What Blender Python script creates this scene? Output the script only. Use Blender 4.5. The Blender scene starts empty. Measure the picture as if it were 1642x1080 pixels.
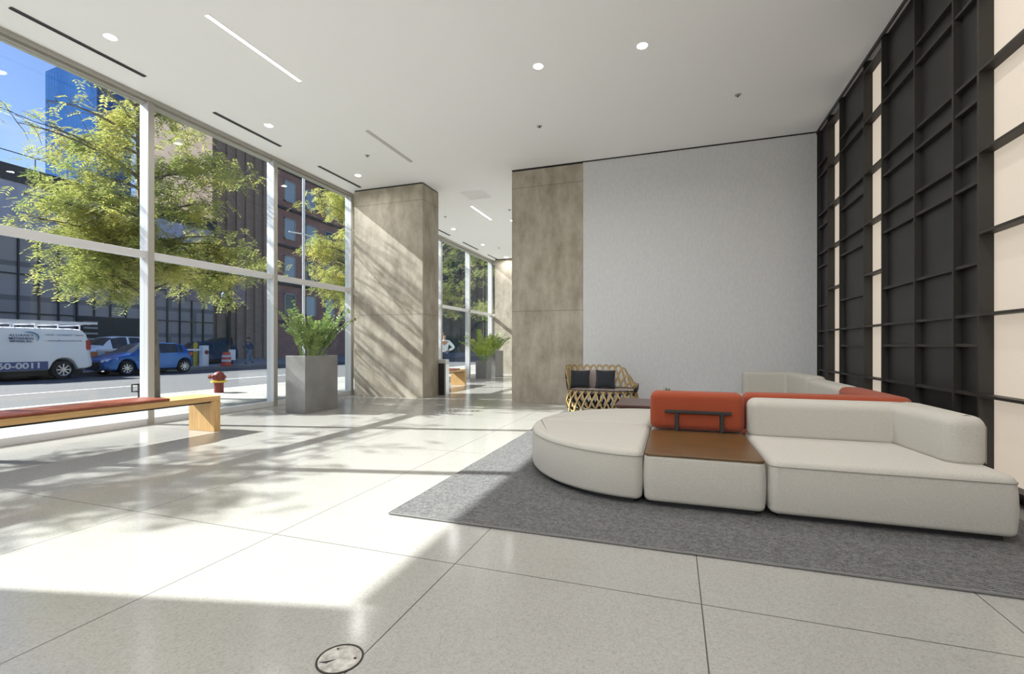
import bpy, bmesh, math, random
from mathutils import Vector, Matrix
R = random.Random(7)
PI = math.pi
SC = bpy.context.scene
COL = SC.collection

# ------------------------------------------------------------------ camera
H = 1.2                      # eye height
YAW = 18.9                   # degrees the camera looks left of the room axis
F = 757.0                    # focal length in pixels of a 1642 px wide frame
cam = bpy.data.cameras.new('camera'); camo = bpy.data.objects.new('camera', cam); COL.objects.link(camo)
cam.sensor_width = 36; cam.lens = F / 1642 * 36; cam.shift_y = 15.0 / 1642; cam.clip_start = .05; cam.clip_end = 1000
camo.location = (0, 0, H); camo.rotation_euler = (PI / 2, 0, math.radians(YAW))
SC.camera = camo
# ------------------------------------------------------------------ sky, sun, exposure
W = bpy.data.worlds.new('world'); SC.world = W; W.use_nodes = True
wn = W.node_tree; wn.nodes.clear()
sky = wn.nodes.new('ShaderNodeTexSky'); sky.sky_type = 'NISHITA'; sky.sun_disc = False
sky.sun_elevation = math.radians(37); sky.sun_rotation = math.radians(256); sky.air_density = 1.0; sky.dust_density = .6; sky.ozone_density = 2.5
tc = wn.nodes.new('ShaderNodeTexCoord'); mp = wn.nodes.new('ShaderNodeMapping'); mp.inputs['Scale'].default_value = (2.2, 2.2, 7)
nz = wn.nodes.new('ShaderNodeTexNoise'); nz.inputs['Scale'].default_value = 1.6; nz.inputs['Detail'].default_value = 8
cr = wn.nodes.new('ShaderNodeValToRGB'); cr.color_ramp.elements[0].position = .55; cr.color_ramp.elements[1].position = .8
cr.color_ramp.elements[1].color = (.6, .6, .6, 1)
mx = wn.nodes.new('ShaderNodeMix'); mx.data_type = 'RGBA'; mx.inputs['B'].default_value = (5.5, 5.8, 6.2, 1)
bg = wn.nodes.new('ShaderNodeBackground'); bg.inputs['Strength'].default_value = .044
wo = wn.nodes.new('ShaderNodeOutputWorld')
L = wn.links.new
L(tc.outputs['Generated'], mp.inputs['Vector']); L(mp.outputs['Vector'], nz.inputs['Vector']); L(nz.outputs['Fac'], cr.inputs['Fac'])
L(cr.outputs['Color'], mx.inputs['Factor']); hs = wn.nodes.new('ShaderNodeHueSaturation'); hs.inputs['Saturation'].default_value = 1.2; hs.inputs['Hue'].default_value = .512; L(sky.outputs['Color'], hs.inputs['Color']); L(hs.outputs['Color'], mx.inputs['A']); L(mx.outputs['Result'], bg.inputs['Color']); L(bg.outputs[0], wo.inputs['Surface'])
SUN_DIR = Vector((1, .24, -.775)).normalized()
sl = bpy.data.lights.new('sun', 'SUN'); sl.energy = 3.9; sl.angle = math.radians(.55); sl.color = (1, .975, .94)
so = bpy.data.objects.new('sun', sl); COL.objects.link(so); so.rotation_euler = SUN_DIR.to_track_quat('-Z', 'Y').to_euler(); so.location = (-30, -10, 30)
SC.view_settings.view_transform = 'Standard'; SC.view_settings.look = 'None'
SC.view_settings.exposure = 2.0; SC.view_settings.gamma = 1; SC.view_settings.use_curve_mapping = False
try:
    SC.cycles.use_denoising = True; SC.cycles.max_bounces = 12; SC.cycles.diffuse_bounces = 7; SC.cycles.glossy_bounces = 4
    SC.cycles.transparent_max_bounces = 24; SC.cycles.sample_clamp_indirect = 12
except Exception: pass

CY, SY = math.cos(math.radians(YAW)), math.sin(math.radians(YAW))
def ray(px, py):
    u = (px - 821) / F; v = (555 - py) / F
    return Vector((-SY + u * CY, CY + u * SY, v))
def on_z(px, py, z=0.0):
    r = ray(px, py); t = (z - H) / r.z; return Vector((r.x * t, r.y * t, z))
def on_x(px, py, X):
    r = ray(px, py); t = X / r.x; return Vector((X, r.y * t, H + r.z * t))

# ------------------------------------------------------------------ helpers
class MB:
    def __init__(s): s.v = []; s.f = []
    def add(s, vs, fs):
        o = len(s.v); s.v += [tuple(v) for v in vs]; s.f += [tuple(i + o for i in f) for f in fs]; return s
    def box(s, x0, x1, y0, y1, z0, z1):
        vs = [(x, y, z) for z in (z0, z1) for y in (y0, y1) for x in (x0, x1)]
        return s.add(vs, [(0, 2, 3, 1), (4, 5, 7, 6), (0, 1, 5, 4), (2, 6, 7, 3), (0, 4, 6, 2), (1, 3, 7, 5)])
    def loft(s, rings, cap=True, closed=True):
        rings = [list(q) for q in rings]
        n = len(rings[0]); vs = [p for r in rings for p in r]; fs = []
        for i in range(len(rings) - 1):
            for j in range(n if closed else n - 1):
                k = (j + 1) % n; fs.append((i * n + j, i * n + k, (i + 1) * n + k, (i + 1) * n + j))
        if cap: fs.append(tuple(range(n - 1, -1, -1))); fs.append(tuple((len(rings) - 1) * n + j for j in range(n)))
        return s.add(vs, fs)
    def prism(s, poly, z0, z1): return s.loft([[(x, y, z0) for x, y in poly], [(x, y, z1) for x, y in poly]])
    def tube(s, pts, rad, n=8, cap=True):
        pts = [Vector(p) for p in pts]; rings = []; m = len(pts)
        rad = rad if isinstance(rad, (list, tuple)) else [rad] * m
        up = None
        for i, p in enumerate(pts):
            d = (pts[min(i + 1, m - 1)] - pts[max(i - 1, 0)]).normalized()
            if up is None: up = d.orthogonal().normalized()
            up = (up - d * up.dot(d)); up = up.normalized() if up.length > 1e-6 else d.orthogonal().normalized()
            b = d.cross(up)
            rings.append([p + (up * math.cos(a) + b * math.sin(a)) * rad[i] for a in [2 * PI * k / n for k in range(n)]])
        return s.loft(rings, cap)
    def lathe(s, prof, c=(0, 0, 0), n=24, axis='Z', cap=True):
        rings = []
        for r, h in prof:
            ring = []
            for k in range(n):
                a = 2 * PI * k / n; x, y = r * math.cos(a), r * math.sin(a)
                p = (x, y, h) if axis == 'Z' else ((h, x, y) if axis == 'X' else (y, h, x))
                ring.append((p[0] + c[0], p[1] + c[1], p[2] + c[2]))
            rings.append(ring)
        return s.loft(rings, cap)
    def ribbon(s, pts, nrm, w, t, closed=False):
        m = len(pts); rings = []
        pts = [Vector(p) for p in pts]
        for i, p in enumerate(pts):
            a = pts[(i - 1) % m] if closed or i else pts[0]; b = pts[(i + 1) % m] if closed or i < m - 1 else pts[-1]
            d = (b - a).normalized(); nn = Vector(nrm[i]).normalized(); q = d.cross(nn).normalized()
            rings.append([p + q * w / 2 + nn * t / 2, p - q * w / 2 + nn * t / 2, p - q * w / 2 - nn * t / 2, p + q * w / 2 - nn * t / 2])
        if closed: rings.append(rings[0])
        return s.loft(rings, cap=not closed)
    def build(s, name, mat, parent=None, smooth=False, bevel=0, loc=None, seg=2):
        org = Vector((0, 0, 0))
        if parent is not None: org = Vector(parent.get('_org', (0, 0, 0)))
        elif loc is not None: org = Vector(loc)
        me = bpy.data.meshes.new(name)
        me.from_pydata([(v[0] - org[0], v[1] - org[1], v[2] - org[2]) for v in s.v], [], s.f)
        bm = bmesh.new(); bm.from_mesh(me)
        bmesh.ops.recalc_face_normals(bm, faces=bm.faces)
        if bevel:
            es = [e for e in bm.edges if len(e.link_faces) == 2 and e.calc_face_angle(0) > .6]
            bmesh.ops.bevel(bm, geom=es, offset=bevel, segments=seg, profile=.5, affect='EDGES', clamp_overlap=True)
        bm.to_mesh(me); bm.free()
        if smooth:
            for p in me.polygons: p.use_smooth = True
            try: me.set_sharp_from_angle(angle=math.radians(40))
            except Exception: pass
        me.materials.append(mat)
        o = bpy.data.objects.new(name, me); COL.objects.link(o)
        if parent is not None: o.parent = parent; o['_org'] = tuple(org)
        elif loc is not None: o.location = org; o['_org'] = tuple(org)
        return o

def tag(o, label=None, cat=None, group=None, kind=None):
    if label: o['label'] = label
    if cat: o['category'] = cat
    if group: o['group'] = group
    if kind: o['kind'] = kind
    return o
def thing(name, label, cat, loc=(0, 0, 0), group=None, kind=None):
    o = bpy.data.objects.new(name, None); COL.objects.link(o); o.location = loc; o['_org'] = tuple(loc); o.empty_display_size = .1
    return tag(o, label, cat, group, kind)
def children(o): return [c for c in list(COL.objects) if c.parent == o]
def copy_tree(o, parent=None):
    c = o.copy(); COL.objects.link(c); c.parent = parent
    for ch in children(o): copy_tree(ch, c)
    return c
def outline(corners, seg=6):
    """closed polygon with filleted corners; corners = (x, y, r)"""
    out = []; n = len(corners)
    for i, (x, y, r) in enumerate(corners):
        p = Vector((x, y)); a = Vector(corners[i - 1][:2]); b = Vector(corners[(i + 1) % n][:2])
        if r <= 0: out.append((x, y)); continue
        da = (a - p); db = (b - p); la, lb = da.length, db.length; da.normalize(); db.normalize()
        ang = math.acos(max(-1, min(1, da.dot(db)))); t = min(r / math.tan(ang / 2), la * .49, lb * .49); rr = t * math.tan(ang / 2)
        c = p + (da + db).normalized() * (rr / math.sin(ang / 2)); s0 = p + da * t - c; s1 = p + db * t - c
        a0 = math.atan2(s0.y, s0.x); a1 = math.atan2(s1.y, s1.x); dd = (a1 - a0 + PI) % (2 * PI) - PI
        for k in range(seg + 1):
            q = a0 + dd * k / seg; out.append((c.x + rr * math.cos(q), c.y + rr * math.sin(q)))
    return out
def inset(poly, d):
    n = len(poly); out = []
    area = sum(poly[i - 1][0] * poly[i][1] - poly[i][0] * poly[i - 1][1] for i in range(n)); sg = 1 if area > 0 else -1
    for i in range(n):
        a = Vector(poly[i - 1]); p = Vector(poly[i]); b = Vector(poly[(i + 1) % n])
        e1 = (p - a); e2 = (b - p)
        if e1.length < 1e-6: e1 = e2
        if e2.length < 1e-6: e2 = e1
        n1 = Vector((-e1.y, e1.x)).normalized() * sg; n2 = Vector((-e2.y, e2.x)).normalized() * sg
        m = (n1 + n2); m = m / max(.35, m.length_squared) * 2
        out.append((p.x + m.x * d, p.y + m.y * d))
    return out
def pad(mb, poly, z0, z1, rb, rt, seg=5, bulge=0.0):
    rings = []
    for k in range(seg + 1):
        a = PI / 2 * k / seg; d = rb * (1 - math.sin(a)); rings.append([(x, y, z0 + rb * (1 - math.cos(a))) for x, y in inset(poly, d)])
    if bulge:
        for k in (1, 2, 3): rings.append([(x, y, z0 + rb + (z1 - z0 - rb - rt) * k / 4) for x, y in inset(poly, -bulge * math.sin(PI * k / 4))])
    for k in range(seg + 1):
        a = PI / 2 * k / seg; d = rt * (1 - math.cos(a)); rings.append([(x, y, z1 - rt + rt * math.sin(a)) for x, y in inset(poly, d)])
    return mb.loft(rings)

# ------------------------------------------------------------------ materials
def mat(name, col, rough=.5, metal=0.0, spec=.5, emis=None, estr=0.0):
    m = bpy.data.materials.new(name); m.use_nodes = True; b = m.node_tree.nodes['Principled BSDF']
    b.inputs['Base Color'].default_value = (*col, 1); b.inputs['Roughness'].default_value = rough; b.inputs['Metallic'].default_value = metal
    b.inputs['Specular IOR Level'].default_value = spec
    if emis: b.inputs['Emission Color'].default_value = (*emis, 1); b.inputs['Emission Strength'].default_value = estr
    return m
def N(m, t, **kw):
    n = m.node_tree.nodes.new(t)
    for k, v in kw.items():
        if hasattr(n, k): setattr(n, k, v)
        else: n.inputs[k].default_value = v
    return n
def LK(m, a, b): m.node_tree.links.new(a, b)
def P(m): return m.node_tree.nodes['Principled BSDF']
def noisy(name, c0, c1, scale=8, rough=.6, detail=6, stretch=(1, 1, 1), bump=0.0, bscale=None, spec=.5, lo=.35, hi=.65, metal=0.0):
    m = mat(name, c0, rough, metal, spec)
    t = N(m, 'ShaderNodeTexCoord'); mp = N(m, 'ShaderNodeMapping'); mp.inputs['Scale'].default_value = stretch
    n = N(m, 'ShaderNodeTexNoise'); n.inputs['Scale'].default_value = scale; n.inputs['Detail'].default_value = detail
    r = N(m, 'ShaderNodeValToRGB'); e = r.color_ramp.elements; e[0].position = lo; e[1].position = hi; e[0].color = (*c0, 1); e[1].color = (*c1, 1)
    LK(m, t.outputs['Object'], mp.inputs['Vector']); LK(m, mp.outputs['Vector'], n.inputs['Vector']); LK(m, n.outputs['Fac'], r.inputs['Fac'])
    LK(m, r.outputs['Color'], P(m).inputs['Base Color'])
    if bump:
        n2 = N(m, 'ShaderNodeTexNoise'); n2.inputs['Scale'].default_value = bscale or scale * 4; n2.inputs['Detail'].default_value = 3
        LK(m, mp.outputs['Vector'], n2.inputs['Vector'])
        bp = N(m, 'ShaderNodeBump'); bp.inputs['Strength'].default_value = bump; bp.inputs['Distance'].default_value = .01
        LK(m, n2.outputs['Fac'], bp.inputs['Height']); LK(m, bp.outputs['Normal'], P(m).inputs['Normal'])
    return m
def mathn(m, op, a, b=None):
    n = N(m, 'ShaderNodeMath'); n.operation = op
    for i, x in enumerate((a, b)):
        if x is None: continue
        if isinstance(x, (int, float)): n.inputs[i].default_value = x
        else: LK(m, x, n.inputs[i])
    return n.outputs[0]
def floor_mat():
    m = mat('terrazzo', (.6, .58, .53), .15, 0, .25)
    t = N(m, 'ShaderNodeTexCoord'); sp = N(m, 'ShaderNodeSeparateXYZ'); LK(m, t.outputs['Object'], sp.inputs[0])
    def line(src, off, per, w):
        q = mathn(m, 'SUBTRACT', src, off); q = mathn(m, 'DIVIDE', q, per); q = mathn(m, 'FRACT', q)
        q = mathn(m, 'SUBTRACT', q, .5); q = mathn(m, 'ABSOLUTE', q); return mathn(m, 'GREATER_THAN', q, .5 - w / per / 2)
    lx = line(sp.outputs[0], -1.142, 1.265, .006); ly = line(sp.outputs[1], 2.365, 2.53, .006)
    ln = mathn(m, 'MAXIMUM', lx, ly)
    v = N(m, 'ShaderNodeTexVoronoi'); v.inputs['Scale'].default_value = 130; LK(m, t.outputs['Object'], v.inputs['Vector'])
    r = N(m, 'ShaderNodeValToRGB'); LK(m, v.outputs['Color'], r.inputs['Fac'])
    e = r.color_ramp.elements; e[0].position = .05; e[0].color = (.30, .29, .26, 1); e[1].position = .4; e[1].color = (.35, .34, .315, 1)
    x = e.new(.95); x.color = (.39, .38, .355, 1)
    n = N(m, 'ShaderNodeTexNoise'); n.inputs['Scale'].default_value = .9; n.inputs['Detail'].default_value = 5; LK(m, t.outputs['Object'], n.inputs['Vector'])
    r2 = N(m, 'ShaderNodeValToRGB'); LK(m, n.outputs['Fac'], r2.inputs['Fac']); e = r2.color_ramp.elements
    e[0].position = .3; e[0].color = (.93, .93, .93, 1); e[1].position = .7; e[1].color = (1, 1, 1, 1)
    mu = N(m, 'ShaderNodeMix'); mu.data_type = 'RGBA'; mu.blend_type = 'MULTIPLY'; mu.inputs['Factor'].default_value = 1
    LK(m, r.outputs['Color'], mu.inputs['A']); LK(m, r2.outputs['Color'], mu.inputs['B'])
    v2 = N(m, 'ShaderNodeTexVoronoi'); v2.inputs['Scale'].default_value = 2.3; LK(m, t.outputs['Object'], v2.inputs['Vector'])
    spk = mathn(m, 'LESS_THAN', v2.outputs['Distance'], .012)
    ln = mathn(m, 'MAXIMUM', ln, spk)
    mi = N(m, 'ShaderNodeMix'); mi.data_type = 'RGBA'; LK(m, ln, mi.inputs['Factor']); LK(m, mu.outputs['Result'], mi.inputs['A']); mi.inputs['B'].default_value = (.09, .085, .08, 1)
    LK(m, mi.outputs['Result'], P(m).inputs['Base Color'])
    return m
def brick_mat(name, c1, c2, mortar, scale=1.0, rough=.8, rib=None):
    m = mat(name, c1, rough)
    t = N(m, 'ShaderNodeTexCoord'); sp = N(m, 'ShaderNodeSeparateXYZ'); LK(m, t.outputs['Object'], sp.inputs[0])
    cb = N(m, 'ShaderNodeCombineXYZ'); LK(m, mathn(m, 'ADD', sp.outputs[0], sp.outputs[1]), cb.inputs[0]); LK(m, sp.outputs[2], cb.inputs[1])
    b = N(m, 'ShaderNodeTexBrick'); b.inputs['Color1'].default_value = (*c1, 1); b.inputs['Color2'].default_value = (*c2, 1); b.inputs['Mortar'].default_value = (*mortar, 1)
    b.inputs['Scale'].default_value = scale; b.inputs['Mortar Size'].default_value = .02; LK(m, cb.outputs[0], b.inputs['Vector'])
    LK(m, b.outputs['Color'], P(m).inputs['Base Color'])
    return m
def concrete_mat():
    m = mat('board_concrete', (.3, .27, .22), .75, 0, .3)
    t = N(m, 'ShaderNodeTexCoord'); mp = N(m, 'ShaderNodeMapping'); mp.inputs['Scale'].default_value = (1.6, 1.6, .8); LK(m, t.outputs['Object'], mp.inputs[0])
    n = N(m, 'ShaderNodeTexNoise'); n.inputs['Scale'].default_value = 1.8; n.inputs['Detail'].default_value = 8; n.inputs['Roughness'].default_value = .65; LK(m, mp.outputs[0], n.inputs['Vector'])
    r = N(m, 'ShaderNodeValToRGB'); LK(m, n.outputs['Fac'], r.inputs['Fac']); e = r.color_ramp.elements
    e[0].position = .3; e[0].color = (.27, .23, .175, 1); e[1].position = .66; e[1].color = (.50, .455, .38, 1)
    sp = N(m, 'ShaderNodeSeparateXYZ'); LK(m, t.outputs['Object'], sp.inputs[0])
    def line(src, off, per, w):
        q = mathn(m, 'DIVIDE', mathn(m, 'SUBTRACT', src, off), per); q = mathn(m, 'FRACT', q)
        q = mathn(m, 'ABSOLUTE', mathn(m, 'SUBTRACT', q, .5)); return mathn(m, 'GREATER_THAN', q, .5 - w / per / 2)
    ln = line(sp.outputs[2], 1.95, 2.65, .014)
    n3 = N(m, 'ShaderNodeTexNoise'); n3.inputs['Scale'].default_value = 60; LK(m, t.outputs['Object'], n3.inputs['Vector'])
    mi = N(m, 'ShaderNodeMix'); mi.data_type = 'RGBA'; LK(m, mathn(m, 'MULTIPLY', ln, .6), mi.inputs['Factor']); LK(m, r.outputs['Color'], mi.inputs['A']); mi.inputs['B'].default_value = (.16, .14, .11, 1)
    LK(m, mi.outputs['Result'], P(m).inputs['Base Color'])
    bp = N(m, 'ShaderNodeBump'); bp.inputs['Strength'].default_value = .25; bp.inputs['Distance'].default_value = .01
    LK(m, n3.outputs['Fac'], bp.inputs['Height']); LK(m, bp.outputs['Normal'], P(m).inputs['Normal'])
    return m
def fabric(name, c0, c1, scale=140, bump=.35):
    m = noisy(name, c0, c1, scale, .95, 3, bump=bump, bscale=scale * 2.5, spec=.15, lo=.3, hi=.7)
    P(m).inputs['Sheen Weight'].default_value = .15
    return m
def rug_mat():
    m = mat('rug_weave', (.2, .2, .2), .95, 0, .1)
    t = N(m, 'ShaderNodeTexCoord'); w = N(m, 'ShaderNodeTexWave'); w.bands_direction = 'Y'; w.inputs['Scale'].default_value = 14; w.inputs['Distortion'].default_value = 3.5
    w.inputs['Detail'].default_value = 3; w.inputs['Detail Scale'].default_value = 8; LK(m, t.outputs['Object'], w.inputs['Vector'])
    n = N(m, 'ShaderNodeTexNoise'); n.inputs['Scale'].default_value = 38; n.inputs['Detail'].default_value = 5; LK(m, t.outputs['Object'], n.inputs['Vector'])
    s = mathn(m, 'ADD', mathn(m, 'MULTIPLY', w.outputs['Fac'], .45), mathn(m, 'MULTIPLY', n.outputs['Fac'], .65))
    r = N(m, 'ShaderNodeValToRGB'); LK(m, s, r.inputs['Fac']); e = r.color_ramp.elements
    e[0].position = .3; e[0].color = (.06, .06, .062, 1); e[1].position = .8; e[1].color = (.21, .207, .204, 1)
    LK(m, r.outputs['Color'], P(m).inputs['Base Color'])
    bp = N(m, 'ShaderNodeBump'); bp.inputs['Strength'].default_value = .6; bp.inputs['Distance'].default_value = .008
    LK(m, s, bp.inputs['Height']); LK(m, bp.outputs['Normal'], P(m).inputs['Normal'])
    return m
def wood(name, c0, c1, along='Y', scale=6, rough=.4):
    st = {'X': (.6, 9, 9), 'Y': (9, .6, 9), 'Z': (9, 9, .6)}[along]
    return noisy(name, c0, c1, scale, rough, 6, st, spec=.4, lo=.3, hi=.7)
def leaf_mat(name, c0, c1, trans=.45, scale=.8):
    m = bpy.data.materials.new(name); m.use_nodes = True; nt = m.node_tree; b = P(m); out = nt.nodes['Material Output']
    t = N(m, 'ShaderNodeTexCoord'); n = N(m, 'ShaderNodeTexNoise'); n.inputs['Scale'].default_value = scale; n.inputs['Detail'].default_value = 8; n.inputs['Roughness'].default_value = .8
    LK(m, t.outputs['Object'], n.inputs['Vector'])
    r = N(m, 'ShaderNodeValToRGB'); e = r.color_ramp.elements; e[0].position = .38; e[1].position = .62; e[0].color = (*c0, 1); e[1].color = (*c1, 1)
    LK(m, n.outputs['Fac'], r.inputs['Fac']); LK(m, r.outputs['Color'], b.inputs['Base Color']); b.inputs['Roughness'].default_value = .5
    tr = N(m, 'ShaderNodeBsdfTranslucent'); LK(m, r.outputs['Color'], tr.inputs['Color'])
    ms = N(m, 'ShaderNodeMixShader'); ms.inputs[0].default_value = trans
    LK(m, b.outputs[0], ms.inputs[1]); LK(m, tr.outputs[0], ms.inputs[2]); LK(m, ms.outputs[0], out.inputs['Surface'])
    return m
def glass_mat(name, tint=(.93, .96, .96), refl=1.0):
    m = bpy.data.materials.new(name); m.use_nodes = True; nt = m.node_tree; nt.nodes.remove(P(m)); out = nt.nodes['Material Output']
    tr = N(m, 'ShaderNodeBsdfTransparent'); tr.inputs['Color'].default_value = (*tint, 1)
    gl = N(m, 'ShaderNodeBsdfGlossy'); gl.inputs['Roughness'].default_value = 0.0
    ge = N(m, 'ShaderNodeNewGeometry'); vm = N(m, 'ShaderNodeVectorMath'); vm.operation = 'DOT_PRODUCT'
    LK(m, ge.outputs['Normal'], vm.inputs[0]); LK(m, ge.outputs['Incoming'], vm.inputs[1])
    k = mathn(m, 'POWER', mathn(m, 'SUBTRACT', 1.0, mathn(m, 'ABSOLUTE', vm.outputs['Value'])), 5.0)
    fr = mathn(m, 'ADD', mathn(m, 'MULTIPLY', k, .5), .018)
    ms = N(m, 'ShaderNodeMixShader'); LK(m, mathn(m, 'MULTIPLY', fr, refl), ms.inputs[0])
    LK(m, tr.outputs[0], ms.inputs[1]); LK(m, gl.outputs[0], ms.inputs[2]); LK(m, ms.outputs[0], out.inputs['Surface'])
    return m
M = {}
M['floor'] = floor_mat()
M['ceil'] = mat('white_ceiling', (.95, .95, .955), .8, 0, .3)
M['wall'] = noisy('grey_wallcovering', (.63, .635, .645), (.68, .685, .695), 30, .85, 8, (1, 1, .4), bump=.12, bscale=250, spec=.2)
M['white'] = mat('white_paint', (.9, .9, .9), .6)
M['concrete'] = concrete_mat()
M['mull'] = mat('white_aluminium', (.70, .70, .72), .35, .2)
M['taupe'] = mat('taupe_aluminium', (.42, .40, .36), .45, .2)
M['black'] = mat('black_metal', (.018, .018, .018), .5)
M['blackwall'] = noisy('blackened_panel', (.011, .011, .0105), (.018, .0175, .017), 2.0, .42, 5, spec=.45)
M['fin'] = mat('bronze_black_fin', (.022, .019, .016), .5)
M['glass'] = glass_mat('clear_glass')
M['cream'] = fabric('cream_boucle', (.46, .435, .385), (.55, .525, .475))
M['rust'] = fabric('rust_fabric', (.29, .058, .026), (.36, .078, .036))
M['rug'] = rug_mat(); M['piping'] = mat('cream_piping', (.30, .28, .245), .95); M['pipingr'] = mat('rust_piping', (.20, .035, .018), .95)
M['walnut'] = wood('walnut_veneer', (.088, .045, .015), (.145, .078, .028), 'X', 5, .33)
M['oak'] = wood('oak_wood', (.50, .29, .11), (.66, .42, .19), 'Y', 5, .45)
M['oakz'] = wood('oak_wood_upright', (.50, .29, .11), (.66, .42, .19), 'Z', 5, .45)
M['leather'] = noisy('brown_leather', (.20, .045, .022), (.28, .07, .035), 12, .33, 4, bump=.1)
M['planter'] = noisy('grey_planter', (.19, .185, .18), (.24, .235, .23), 3, .5, 5)
M['soil'] = noisy('bark_mulch', (.25, .19, .12), (.5, .42, .3), 40, .9, 3, bump=.8, bscale=60)
M['zz'] = leaf_mat('glossy_leaf', (.07, .13, .035), (.28, .36, .12), .35, 5)
M['zzy'] = leaf_mat('lime_leaf', (.16, .26, .03), (.50, .58, .10), .35, 3)
M['stem'] = mat('green_stem', (.18, .28, .08), .5)
M['locust'] = leaf_mat('autumn_leaf', (.25, .34, .10), (.66, .60, .18), .42, .9)
M['locust2'] = leaf_mat('green_leaf', (.15, .24, .07), (.5, .5, .17), .42, .9)
M['bark'] = noisy('bark', (.10, .08, .06), (.18, .15, .12), 10, .9, 5, (3, 3, .5), bump=.5)
M['steel'] = mat('brushed_steel', (.5, .5, .5), .3, .9)
M['dgrey'] = mat('dark_grey', (.06, .06, .065), .5)
M['lamp'] = mat('lit_lens', (1, 1, 1), .5, emis=(1, .96, .88), estr=3.5)
M['lampoff'] = mat('unlit_lens', (.62, .62, .6), .5)
M['lampw'] = mat('lit_diffuser', (1, 1, 1), .5, emis=(1, .97, .92), estr=3.0)
M['lumi'] = mat('glowing_panel', (.34, .30, .26), .6, emis=(1.0, .86, .70), estr=.115)
M['asphalt'] = noisy('asphalt', (.085, .085, .09), (.125, .125, .13), 25, .85, 6)
M['walk'] = noisy('sidewalk', (.27, .265, .25), (.34, .33, .31), 1.5, .85, 6)
M['paint'] = mat('road_paint', (.75, .75, .72), .6)
M['yellow'] = mat('yellow_paint', (.75, .55, .05), .5)
M['red'] = mat('red_paint', (.22, .035, .025), .5)
M['orange'] = mat('orange_paint', (.8, .25, .05), .5)
M['van'] = mat('van_white', (.93, .94, .95), .25)
M['blue'] = mat('blue_car_paint', (.02, .13, .42), .2, .3)
M['carglass'] = mat('car_glass', (.02, .025, .03), .08, 0, .7)
M['tire'] = mat('tire_rubber', (.02, .02, .02), .8)
M['rim'] = mat('wheel_rim', (.6, .6, .62), .3, .7)
M['chrome'] = mat('chrome', (.75, .75, .75), .15, 1)
M['headl'] = mat('headlight_glass', (.75, .8, .85), .1)
M['taill'] = mat('tail_light_glass', (.4, .01, .01), .2)
M['navy'] = mat('navy_cloth', (.03, .045, .10), .85)
M['denim'] = mat('teal_denim', (.12, .25, .33), .85)
M['parka'] = mat('blue_jacket_cloth', (.035, .08, .16), .8)
M['shirt'] = mat('white_shirt_cloth', (.72, .76, .84), .8)
M['skin'] = mat('skin', (.45, .27, .19), .55)
M['hair'] = mat('dark_hair', (.03, .022, .018), .6)
M['stripe'] = mat('navy_lettering_band', (.07, .10, .28), .35)
M['textw'] = mat('white_lettering', (.8, .8, .82), .4)
M['textn'] = mat('navy_lettering', (.05, .06, .16), .4)
M['textg'] = mat('grey_lettering', (.25, .28, .36), .4)
M['teal'] = mat('teal_swoosh', (.12, .33, .45), .4)
M['bldg'] = brick_mat('dark_metal_cladding', (.36, .31, .29), (.45, .39, .37), (.24, .21, .2), .12)
M['bldg_top'] = noisy('grey_lilac_cladding', (.40, .38, .46), (.50, .48, .58), 1.5, .6, 6, (1, 1, .2))
M['brown'] = brick_mat('brown_brick', (.28, .18, .13), (.34, .225, .17), (.28, .22, .17), 1.1)
M['redbrick'] = brick_mat('red_brick', (.42, .20, .155), (.34, .17, .13), (.3, .22, .19), 1.1)
M['darkb'] = noisy('dark_facade', (.06, .07, .06), (.13, .13, .115), .5, .6, 6)
M['rosy'] = mat('rose_render', (.34, .25, .25), .8)
M['towerL'] = noisy('blue_curtain_wall', (.035, .12, .36), (.06, .17, .44), .08, .9, 5, (1, 1, .4), spec=.0)
M['winlight'] = mat('pale_window_glass', (.42, .47, .5), .2)

# ================================================================== ROOM
CZ = 5.0; XL = -7.6; YB = 9.66; XR = 2.4
def struct(name, mb, m, label=None, **k):
    o = mb.build(name, m, **k); o['kind'] = 'structure'
    if label: o['label'] = label
    return o
struct('floor', MB().box(-7.72, 2.8, -10.2, 27.2, -.2, 0), M['floor'], 'pale polished terrazzo floor laid in large panels with thin dark joints')
struct('ceiling', MB().box(-7.72, 2.8, -10.2, 27.2, CZ, CZ + .3), M['ceil'], 'smooth white lobby ceiling')
b = MB().box(-1.76, 2.52, YB, YB + .3, 0, CZ)
struct('wall_back', b, M['wall'], 'pale grey textured wall between concrete pier and black wall')
struct('wall_far_right', MB().box(-1.8, -1.6, YB + .79, 27, 0, CZ), M['white'])
struct('wall_far_end', MB().box(-7.72, -1.6, 27, 27.2, 0, CZ), M['white'])
struct('wall_near', MB().box(-7.72, 2.8, -10.2, -10, 0, CZ), M['white'])
struct('wall_left', MB().box(-7.86, -7.55, -.55, .23, 0, CZ), M['concrete'])
struct('trim_1', MB().box(-3.31, 2.4, YB - .012, YB, CZ - .022, CZ), M['black'], 'thin black strip standing for the shadow gap at the top of the back wall')  # black strip stands in for the shade of the gap under the ceiling
struct('trim_2', MB().box(-7.68, -7.56, .23, 27, CZ - .05, CZ).box(-7.68, -7.56, -10, -.55, CZ - .05, CZ), M['taupe'], 'taupe metal head rail above the street windows')

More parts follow.
